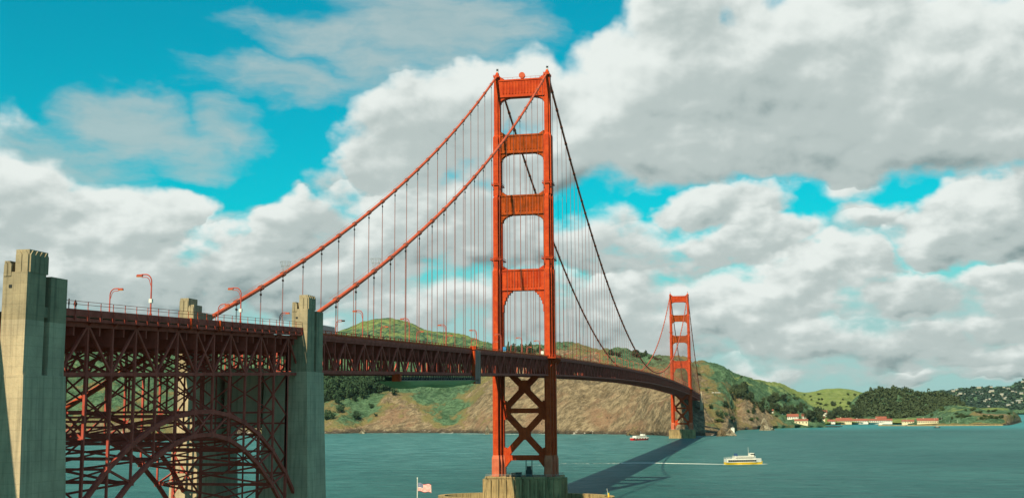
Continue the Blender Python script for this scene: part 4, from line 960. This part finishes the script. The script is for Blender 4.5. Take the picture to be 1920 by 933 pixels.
pb = sea(1757, 801.5); o = empty('patrol_boat', (pb.x, pb.y, .1), R(10), 'small dark work boat off the breakwater', 'boat')
hull(14, 4.2, 1.5, .6).build('hull', 'dark', o); b = MB(); b.box(-3, 3, -1.5, 1.5, 1.5, 3.8); b.build('cabin', 'grey', o); b = MB(); b.path([(-.5,0,3.8),(-.5,0,7)], .12, 6); b.build('mast', 'grey', o)
# foam
def foam_mat():
    mt, t, b = material('foam'); pos = t.node('ShaderNodeNewGeometry').outputs['Position']; n = t.noise(pos, .5, 5, .7)
    t.put(b.inputs['Base Color'], t.mix(n, (.55, .62, .6), (.8, .82, .8))); b.inputs['Roughness'].default_value = .9
    e = t.node('ShaderNodeAttribute', attribute_name='thick').outputs['Fac']; t.put(b.inputs['Alpha'], t.m('MULTIPLY', t.step(t.noise(pos, .22, 6, .7), t.m('SUBTRACT', .74, t.m('MULTIPLY', e, .55)), t.m('SUBTRACT', .86, t.m('MULTIPLY', e, .55))), t.m('MINIMUM', t.m('MULTIPLY', e, 2.0), 1.0))); return mt
M['foam'] = foam_mat()
def foam(name, lines, label=None):
    """lines: (points, half width list, strength list)"""
    mb = MB(); th = []
    for pts, ws, es in lines:
        o = len(mb.v); n = len(pts)
        for i, p in enumerate(pts):
            a = Vector(pts[max(i-1, 0)]); c = Vector(pts[min(i+1, n-1)]); d = Vector((c.x-a.x, c.y-a.y, 0)).normalized(); q = Vector((-d.y, d.x, 0))
            for k in (-1, -.4, .4, 1):
                r = Vector(p)+q*ws[i]*k; mb.v.append((r.x, r.y, .05)); th.append(es[i]*(0 if abs(k) == 1 else 1))
        fs = [(o+i*4+k, o+(i+1)*4+k, o+(i+1)*4+k+1, o+i*4+k+1) for i in range(n-1) for k in range(3)]; mb.f += fs; mb.mi += [0]*len(fs)
    ob = mb.build(name, 'foam'); a = ob.data.attributes.new('thick', 'FLOAT', 'POINT'); a.data.foreach_set('value', th); tag(ob, label, 'foam' if label else None, kind='stuff'); return ob
W1 = [sea(u, v) for u, v in ((1364,869.5),(1340,869.3),(1300,868.5),(1260,868),(1225,867),(1190,867),(1140,868),(1060,868),(1000,872),(962,879))]
foam('wake', [(W1, [3,4.5,6,7,7.5,8,8,8,8,7], [1.25,1.2,1.15,1.05,.95,.72,.48,.42,.38,.2]), ([(88, 416, 0), (100, 418, 0), (112, 423, 0), (124, 428, 0)], [5, 6.2, 6.2, 3], [1, .8, .8, .9])], 'white foam wake streaming behind the yellow ferry')
sh = [(u, v) for u, v in zip(range(600, 1320, 6), np.interp(range(600, 1320, 6), [600,680,770,840,912,1065,1140,1190,1240,1275,1320], [812.6,812,811.8,812,812.8,813.8,814,815,817,819,818]))]
SP = [sea(u, v) for u, v in sh]
foam('shore_foam', [(SP, [random.uniform(6, 16) for _ in SP], [max(0, fbm(np.array([i/3.5]), np.array([2.0]), 77, 3)[0]*.9+.30) for i in range(len(SP))])])

# ------------------------------------------------------------------ trees
def leafball(rng, n, rx, rz, cz, size, shape='round', lobes=7):
    """leaf clumps scattered through lobes of a crown"""
    C = [(rng.normal(0, rx*.42), rng.normal(0, rx*.42), cz+rng.normal(0, rz*.42), rng.uniform(.45, .75)) for _ in range(lobes)]+[(0, 0, cz, .8)]
    vs = []; fs = []
    for k in range(n):
        c = C[rng.integers(len(C))]; d = rng.normal(size=3); d /= np.linalg.norm(d); q = c[3]*rng.uniform(.55, 1.0)**.5
        p = np.array([c[0]+d[0]*rx*q, c[1]+d[1]*rx*q, c[2]+d[2]*rz*q])
        if shape == 'cone': f = max(.12, 1-(p[2]-(cz-rz))/(2.1*rz)); p[0] *= f*1.5; p[1] *= f*1.5
        nr = d+rng.normal(0, .45, 3); nr /= np.linalg.norm(nr); a = np.cross(nr, [0, 0, 1.0]); a /= np.linalg.norm(a)+1e-6; b = np.cross(nr, a); s = size*rng.uniform(.6, 1.3)
        o = len(vs)
        for t in range(5):
            g = 2*math.pi*t/5+rng.uniform(-.3, .3); w = s*rng.uniform(.7, 1.1); vs.append(tuple(p+a*w*math.cos(g)+b*w*math.sin(g)+nr*s*.25*(t % 2)))
        fs.append((o, o+1, o+2, o+3, o+4))
    return vs, fs
PROTO = {}
def tree(kind, loc, h, w, label, group):
    key = (kind, RNG.integers(3))
    if key not in PROTO:
        r = np.random.default_rng(100+len(PROTO)); nm = {'cypress': 'cypress_tree', 'gum': 'eucalyptus_tree', 'bush': 'shrub'}[kind]; o = empty(nm)
        trunk = MB()
        if kind == 'cypress': sp = leafball(r, 330, .42, .46, .54, .085, lobes=8)
        elif kind == 'gum': sp = leafball(r, 330, .48, .36, .64, .085, lobes=9)
        else: sp = leafball(r, 240, .48, .42, .42, .10, lobes=6)
        trunk.path([(0,0,-.12),(.01,0,.25),(0,.02,.55),(.01,.01,.8)], [.05,.04,.028,.01], 6)
        for k in range(5):
            a = k*1.3; trunk.path([(0,0,.25+.08*k),(.2*math.cos(a),.2*math.sin(a),.42+.08*k)], [.022,.008], 5)
        c = MB(); c.add(*sp); c.build('crown', {'cypress': 'cypress', 'gum': 'gum', 'bush': 'scrub'}[kind], o); trunk.build('trunk', 'bark', o); PROTO[key] = o; inst = o
    else: inst = copy_tree(PROTO[key])
    inst.location = loc; q_ = RNG.uniform(.75, 1.2); inst.scale = (w*q_*RNG.uniform(.85, 1.15), w*q_*RNG.uniform(.85, 1.15), h*q_); inst.rotation_euler = (0, 0, RNG.uniform(0, 6.28)); tag(inst, label, 'shrub' if kind == 'bush' else 'tree', group); return inst
def plant(kind, u, v, hp, wp, label, group):
    g = ground(u, v)
    if g is None: return
    k = (g-EYE).length/CAM[6]; tree(kind, (g.x, g.y, g.z-.06*hp*k), hp*k, wp*k, label, group)
for i in range(115):
    u = random.uniform(606, 738); v = random.uniform(716, 756-(u-606)*.2); plant('cypress', u, v, random.uniform(17, 25), random.uniform(15, 23), 'dark cypress in the grove on the headland by the second pylon', 'cypress grove on the headland')
for (u, v, h, w, lab) in [(632,756,18,19,'large round cypress just below the headland grove'),(639,773,15,17,'dark cypress on the slope beside the orange rock outcrop'),(623,785,13,10,'lowest dark cypress on the slope next to the second pylon'),(669,786,17,18,'broad dark cypress low on the slope above the cliff'),(665,751,12,11,'small cypress above the orange rock outcrop'),(680,747,17,14,'tall cypress standing at the right edge of the headland grove'),(644,747,13,12,'cypress at the lower edge of the headland grove'),(697,765,10,10,'small round cypress alone on the green slope'),(739,740,16,17,'lone broad cypress under the work platform'),(728,728,10,10,'small cypress just behind the lone broad one'),(705,780,7,7,'tiny dark shrub on the green slope above the cliff'),(702,736,11,10,'cypress beside the bare patch of the slope'),(711,729,9,9,'round little cypress under the end of the work platform'),(613,787,18,13,'cypress half hidden by the second pylon')]:
    plant('cypress', u, v, h, w, lab, None)
RT_ = [(1362,764,11,13,'cypress','lone dark cypress on the brown spur by the far pylon'),(1333,766,7,7,'cypress','small cypress close to the far pylon'),(1345,779,8,6,'cypress','narrow cypress on the spur above the grassy ramp'),(1353,784,13,10,'cypress','pale green bushy tree on the spur'),(1361,781,9,8,'cypress','middle dark tree of three low on the spur'),(1373,789,12,17,'cypress','broad dark tree low on the spur near the shore rock'),(1350,790,7,13,'bush','dark thicket at the top of the grassy ramp'),(1403,773,6,8,'bush','dark shrub on the crest of the brown spur'),(1420,786,7,7,'bush','dark shrub above the sea stack'),(1409,788,7,8,'bush','dark shrub low on the spur beside the sea stack'),(1426,767,15,16,'gum','rounded tree behind the spur crest'),(1369,737,5,8,'bush','shrub at the road edge above the spur'),(1325,732,5,6,'bush','little shrub on the bare slope by the far tower'),(1390,707,4,6,'bush','dark shrub on the skyline above the green slope'),(1310,702,4,8,'bush','dark shrub on the pale slope beside the far tower')]
for (u, v, h, w, k, lab) in RT_: plant(k, u, v, h, w, lab, None)
for i in range(16):
    plant('gum', random.uniform(1380, 1411), random.uniform(728, 754), random.uniform(11, 17), random.uniform(10, 14), 'dark eucalyptus in the copse below the green hilltop', 'copse below the green hilltop')
for i in range(9):
    plant('gum', random.uniform(1450, 1471), random.uniform(746, 753), random.uniform(9, 14), random.uniform(9, 13), 'dark tree in the clump on the bright green hill', 'clump on the bright green hill')
for (u0, u1, v0, v1, n, hp, lab, g) in [(1455,1503,765,776,22,10,'dark tree among the houses above the harbour','trees among the harbour houses'),(1516,1540,778,791,16,15,'tall dark tree between the white houses and the red roofs','tall trees by the red roofs'),(1550,1567,776,787,9,12,'dark tree behind the first red roof','trees behind the red roofs'),(1571,1593,774,784,10,11,'dark tree behind the longest red roof','trees behind the longest red roof'),(1556,1566,754,761,5,8,'dark tree on the green slope above the harbour','trees on the harbour slope'),(1598,1622,772,787,14,14,'dark tree at the foot of the wooded hill','trees at the foot of the wooded hill'),(1410,1455,752,775,16,9,'scrubby tree in the valley behind the spur','valley scrub trees')]:
    for i in range(n): plant('gum', random.uniform(u0, u1), random.uniform(v0, v1), hp*random.uniform(.75, 1.2), hp*random.uniform(.7, 1.0), lab, g)
for i in range(34):                                          # skyline pines behind the nearer tower
    u = random.uniform(942, 1022); plant('cypress', u, 657.6+random.uniform(0, 6), random.uniform(8, 17)*(1 if u < 1000 else .8), random.uniform(5, 9), 'dark pine on the ridge behind the nearer tower', 'pines on the ridge behind the nearer tower')
for (u0, u1, n, hp, lab, g) in [(1143,1162,9,8,'tree on the ridge where the far cable meets the deck','ridge trees by the cable'),(1190,1212,12,9,'tree in the skyline clump beside the low point of the cable','ridge trees by the low point of the cable'),(1214,1240,10,5,'low tree on the ridge before the far tower','ridge trees before the far tower')]:
    for i in range(n):
        u = random.uniform(u0, u1); s = np.interp(u, [1140,1190,1240], [662.5,664.6,672.6]); plant('gum', u, s+random.uniform(.6, 4), hp*random.uniform(.7, 1.2), hp*random.uniform(.7, 1.1), lab, g)
for i in range(60):
    u = random.uniform(1410, 1610); v = random.uniform(738, 782); plant('bush', u, v, random.uniform(3, 6), random.uniform(4, 8), 'low shrub dotted on the green hills behind the harbour', 'shrubs on the green hills')
for i in range(26):
    u = random.uniform(1745, 1905); v = random.uniform(768, 786); plant('bush', u, v, random.uniform(4, 7), random.uniform(6, 11), 'dark shrub on the low point beyond the harbour', 'shrubs on the low point')

# woods that read as one mass
def woods(name, pts, mat, n_leaf, size, label):
    vs = []; fs = []
    for (p, h, w) in pts:
        a, b = leafball(RNG, n_leaf, .5, .46, .5, size, lobes=4); o = len(vs)
        vs += [(p.x+x*w, p.y+y*w, p.z+z*h) for x, y, z in a]; fs += [tuple(i+o for i in f) for f in b]
    mb = MB(); mb.v = vs; mb.f = fs; mb.mi = [0]*len(fs); me = bpy.data.meshes.new(name); me.from_pydata(vs, [], fs); me.materials.append(M[mat]); o = bpy.data.objects.new(name, me); COL.objects.link(o); tag(o, label, 'woods', kind='stuff'); return o
pts = []
us_, top_, bot_ = [1600,1617,1651,1683,1714,1740,1770,1790,1806], [762,741,730,731,736,740,740,748,762], [784,788,788,786,784,779,769,764,766]
tries = 0
while len(pts) < 560 and tries < 4000:
    tries += 1; u = random.uniform(1602, 1806); v = random.uniform(np.interp(u, us_, top_), np.interp(u, us_, bot_)); g = BVH[2].ray_cast(EYE, ray(u, v))[0]
    if g: pts.append((g-Vector((0,0,2)), random.uniform(12, 18), random.uniform(13, 19)))
woods('woodland', pts, 'gum', 46, .17, 'dense dark wood covering the rounded hill behind the harbour')
pts = []
for i in range(900):
    u = random.uniform(1750, 2030); s = np.interp(u, [1700,1780,1808,1840,1890,1915,1960,2060], [742,732,730,726,725,715,708,712]); g = BVH[4].ray_cast(EYE, ray(u, s+1+(767-s)*random.random()))[0]
    if g: pts.append((g-Vector((0,0,2)), random.uniform(13, 22), random.uniform(16, 30)))
woods('hillside_woods', pts, 'faraway', 22, .24, 'blue green woods covering the far hillside with houses')

# ------------------------------------------------------------------ harbour buildings
def building(u0, u1, vb, ve, vr, label, mat='cream', depth=14, cols=6, r=None, group=None, name='house'):
    a = sight(u0, vb, r) if r else ground((u0+u1)/2, vb)
    if a is None: a = sea((u0+u1)/2, vb)
    rr = math.hypot(a.x-EYE.x, a.y-EYE.y); p0, p1 = sight(u0, vb, rr), sight(u1, vb, rr); L = (p1-p0).length; k = rr/CAM[6]; hw = (vb-ve)*k; hr = (ve-vr)*k
    c = (p0+p1)/2; dirx = (p1-p0).normalized(); o = empty(name, (c.x, c.y, c.z), math.atan2(dirx.y, dirx.x), label, 'building', group)
    w = MB(); w.box(-L/2, L/2, 0, depth, -4, hw); w.slab([(-L/2+.01, hw), (L/2-.01, hw), (L/2-.01, hw+.01)], 0, depth); wo = w.build('wall', mat, o)
    rf = MB(); e = .8
    rf.slab([(-e, hw-.1), (depth/2, hw+hr), (depth+e, hw-.1), (depth+e, hw+.4), (depth/2, hw+hr+.5), (-e, hw+.4)], -L/2-e, L/2+e, axis='x')
    rf.slab([(0, hw), (depth, hw), (depth/2, hw+hr)], -L/2+.3, L/2-.3, axis='x')
    rf.build('roof', 'roof', o)
    for i in range(cols):
        x = -L/2+(i+.5)*L/cols; ww = MB(); ww.box(x-min(1.1, L/cols*.28), x+min(1.1, L/cols*.28), -.12, .05, hw*.35, hw*.75); ww.build('window', 'glass', o)
    if L > 30:
        ch = MB(); ch.box(-L*.2-.7, -L*.2+.7, depth/2-.7, depth/2+.7, hw+hr*.6, hw+hr+2.2); ch.build('chimney', mat, o)
    return o
for a in [(1476,1497,784.7,780.6,776,'white two storey house with red roof above the pier','white',16,5),(1503.6,1515,785,780,775.5,'narrow white house with red roof beside the tall trees','white',16,3),(1490,1515,795,788.7,785.6,'cream waterfront shed with red roof at the root of the pier','cream',14,4),
 (1551.7,1566,791.5,789.4,786.4,'short white block with red roof, first of the waterfront row','white',14,4),(1568,1597,792,788.8,783.4,'long block with the tallest red roof in the waterfront row','cream',20,8),(1598,1628,791.5,788.4,785,'long white block with red roof in the middle of the waterfront row','white',16,9),(1630,1673,791.5,788,785,'longest white block with red roof below the woods','white',16,11),(1642,1662,785.4,784,780.6,'red roofed block standing behind the longest one','white',14,5),
 (1691,1714,793.4,789.6,787,'low cream boathouse with red roof by the masts','cream',14,5),(1719.6,1759.5,793.4,788.4,784.4,'big cream barrack with red roof and rows of windows by the marina','cream',18,12),
 (1462,1468,774,771.5,769,'small white cottage among trees, higher than the pier','white',10,2),(1486,1492,774.5,772,769.5,'small pink roofed cottage up among the dark trees','cream',10,2),(1540,1551,779,773,769,'white house with dark gable between tall trees','white',12,3),(1441,1450,772.5,769.5,767,'low white house at the back of the valley','white',10,3),(1539,1547,787,784,781,'small red roofed hut under the tall trees','cream',10,2)]:
    building(*a)
# jetty, breakwater, quay
def strip_between(name, pts, w, z0, z1, mat, label, cat, piles=0):
    m = MB(); o = None
    for a, c in zip(pts[:-1], pts[1:]): m.beam((a.x, a.y, (z0+z1)/2), (c.x, c.y, (z0+z1)/2), w, z1-z0, ref=(0,0,1)) if False else m.beam((a.x, a.y, (z0+z1)/2), (c.x, c.y, (z0+z1)/2), z1-z0, w, ref=(0,0,1))
    o = tag(m.build(name, mat), label, cat)
    if piles:
        pm = MB(); a, c = pts[0], pts[-1]
        for i in range(piles):
            t = i/(piles-1); p = a.lerp(c, t); 
            for s in (-w/2+.5, w/2-.5): pm.path([(p.x, p.y+s, -3), (p.x, p.y+s, z0)], .45, 6)
        pm.build('piles', mat, o)
    return o
strip_between('jetty', [sea(1486, 799.5), sea(1528, 799.9), sea(1573, 800.4)], 26, 1.4, 3.0, 'jetty', 'long dark timber jetty in front of the waterfront sheds', 'jetty', 22)
strip_between('breakwater', [sea(1648, 797.6), sea(1700, 797.9), sea(1762, 797.7), sea(1880, 797.2)], 9, -2, 2.3, 'pierstone', 'low pale stone breakwater sheltering the marina', 'breakwater')
strip_between('seawall', [sea(1578, 795.7), sea(1612, 795.0), sea(1650, 794.9), sea(1712, 794.9)], 5, -2, 2.6, 'pierstone', 'pale low seawall along the waterfront below the red roofs', 'wall')
q = sea(1651, 797.4); o = empty('harbour_hut', (q.x, q.y, 2.3), 0, 'tiny white hut at the open end of the breakwater', 'hut'); b = MB(); b.box(-4, 4, -3, 3, 0, 5); b.build('wall', 'white', o); b = MB(); b.slab([(-4.5, 5), (4.5, 5), (0, 7)], -3.4, 3.4); b.build('roof', 'grey', o)
first_s = None
def sailboat(u, v, h):
    global first_s
    p = sea(u, v)
    if first_s is None:
        o = empty('sailboat'); hull(9, 3, 1.2, .4).build('hull', 'white', o); b = MB(); b.box(-2, 1.5, -.9, .9, 1.2, 2.0); b.build('cabin', 'white', o); b = MB(); b.path([(.5, 0, 1.2), (.5, 0, 15)], .17, 6); b.beam((.5, 0, 2.4), (-3.5, 0, 2.4), .2); b.build('mast', 'white', o); first_s = o
    else: o = copy_tree(first_s)
    o.location = (p.x, p.y, .1); o.scale = (1, 1, h); o.rotation_euler = (0, 0, random.uniform(0, 6.28)); return o
for (u, h, lab) in ((1694,.9,'lone moored sailboat with bare mast, before the low boathouse'),(1701,1.2,'sailboat with taller bare mast before the low boathouse')): tag(sailboat(u, 796.6, h), lab, 'sailboat')
for i in range(22): tag(sailboat(random.uniform(1752, 1797), random.uniform(795.6, 797.0), random.uniform(.8, 1.5)), 'white sailboat with bare mast moored in the marina', 'sailboat', 'sailboats moored in the marina')

# far houses
fh = None
for i in range(52):
    u = random.uniform(1780, 1935); s = np.interp(u, [1700,1780,1808,1840,1890,1915,1960,2060], [742,732,730,726,725,715,708,712]); v = s+2+(764-s)*random.random()**1.2
    g = BVH[4].ray_cast(EYE, ray(u, v))[0]
    if not g: continue
    if fh is None:
        fh = empty('hillside_house'); b = MB(); b.box(-8, 8, -5, 5, -3, 6); b.build('wall', 'farwall', fh); b = MB(); b.slab([(-5.8, 6), (5.8, 6), (0, 10)], -8.8, 8.8, axis='x'); b.build('roof', 'grey', fh); o = fh
    else: o = copy_tree(fh)
    o.location = g+Vector((0, -14, 9)); k = random.uniform(.55, 1.1); o.scale = (k*random.uniform(.8, 1.5), k, k*.8); o.rotation_euler = (0, 0, random.uniform(-.6, .6)); tag(o, 'pale house on the far wooded hillside', 'house', 'houses on the far hillside')

# ------------------------------------------------------------------ sea rocks
def rock(name, u, v, wpx, hpx, mat, label, seed, sharp=1.0):
    p = sea(u, v); k = (p-EYE).length/CAM[6]; w, h = wpx*k/2, hpx*k; n, mrows = 28, 16; vs = []
    for j in range(mrows+1):
        t = j/mrows; rr = (1-t**sharp)**.8
        for i in range(n):
            a = 2*math.pi*i/n; f = 1+1.5*float(fbm(np.array([math.cos(a)*1.6+seed+t*2]), np.array([math.sin(a)*1.6+t*2.2]), seed, 4)[0]); vs.append((math.cos(a)*w*rr*f, math.sin(a)*w*.8*rr*f, -3+(h+3)*(t+.05*math.sin(a*3+seed)*(1-t))))
    mb = MB(); mb.add(vs, [(j*n+i, j*n+(i+1) % n, (j+1)*n+(i+1) % n, (j+1)*n+i) for j in range(mrows) for i in range(n)]); o = mb.build(name, mat); o.location = (p.x, p.y, 0); return tag(o, label, 'rock')
rock('sea_stack', 1433, 806, 26, 23, 'guano', 'tall pointed sea stack streaked white, standing off the spur', 5, .8)
rock('shore_rock', 1369, 816.5, 19, 13, 'guano', 'white topped shore rock at the tip of the point by the far tower', 9, 1.6)
rock('shore_rock', 1353, 817, 18, 14, 'rock', 'brown shore rock next to the white topped one', 14, 1.4)
rock('shore_rock', 914, 813.5, 8, 17, 'guano', 'pale pointed rock in the surf beside the nearer tower leg', 17, .9)
rock('shore_rock', 681, 812, 13, 10, 'guano', 'pale surf rock below the cliff nearest the second pylon', 21, 1.2)
rock('shore_rock', 1188, 815.5, 22, 14, 'rock', 'dark mossy rock behind the red tour boat', 25, 1.0)
q = sea(1374, 816); o = empty('light_station', (q.x, q.y+4, 9), 0, 'tiny white light station on the shore rock by the far tower', 'building'); b = MB(); b.box(-3, 3, -2.5, 2.5, -4, 4); b.build('wall', 'white', o); b = MB(); b.slab([(-3.4, 4), (3.4, 4), (0, 6)], -2.9, 2.9); b.build('roof', 'grey', o)
# cars parked by the road above the spur
for i, (u, lab) in enumerate(((1337,'white car parked on the road above the spur, nearest the far pylon'),(1348,'white van parked on the road above the spur'),(1343,'small pale car between the two white ones on the road'))):
    g = ground(u, 736.5)
    if g: car('parked_car', 5.5, 2.2, 2.4, 'white', lab, 'car', (g.x, g.y, g.z+.2), 0.2*i)

# ------------------------------------------------------------------ sea air
def haze():
    mt = bpy.data.materials.new('sea_air'); mt.use_nodes = True; nt = mt.node_tree; nt.nodes.clear(); t = NT(nt)
    v = t.node('ShaderNodeVolumePrincipled', {'Color': (.62, .86, .92, 1), 'Density': .000009, 'Anisotropy': .2}); o = t.node('ShaderNodeOutputMaterial'); t.l.new(v.outputs[0], o.inputs['Volume'])
    M['air'] = mt; mb = MB(); mb.box(-9000, 14000, -3000, 16000, -9.5, 330); tag(mb.build('haze', 'air'), kind='stuff')
haze()
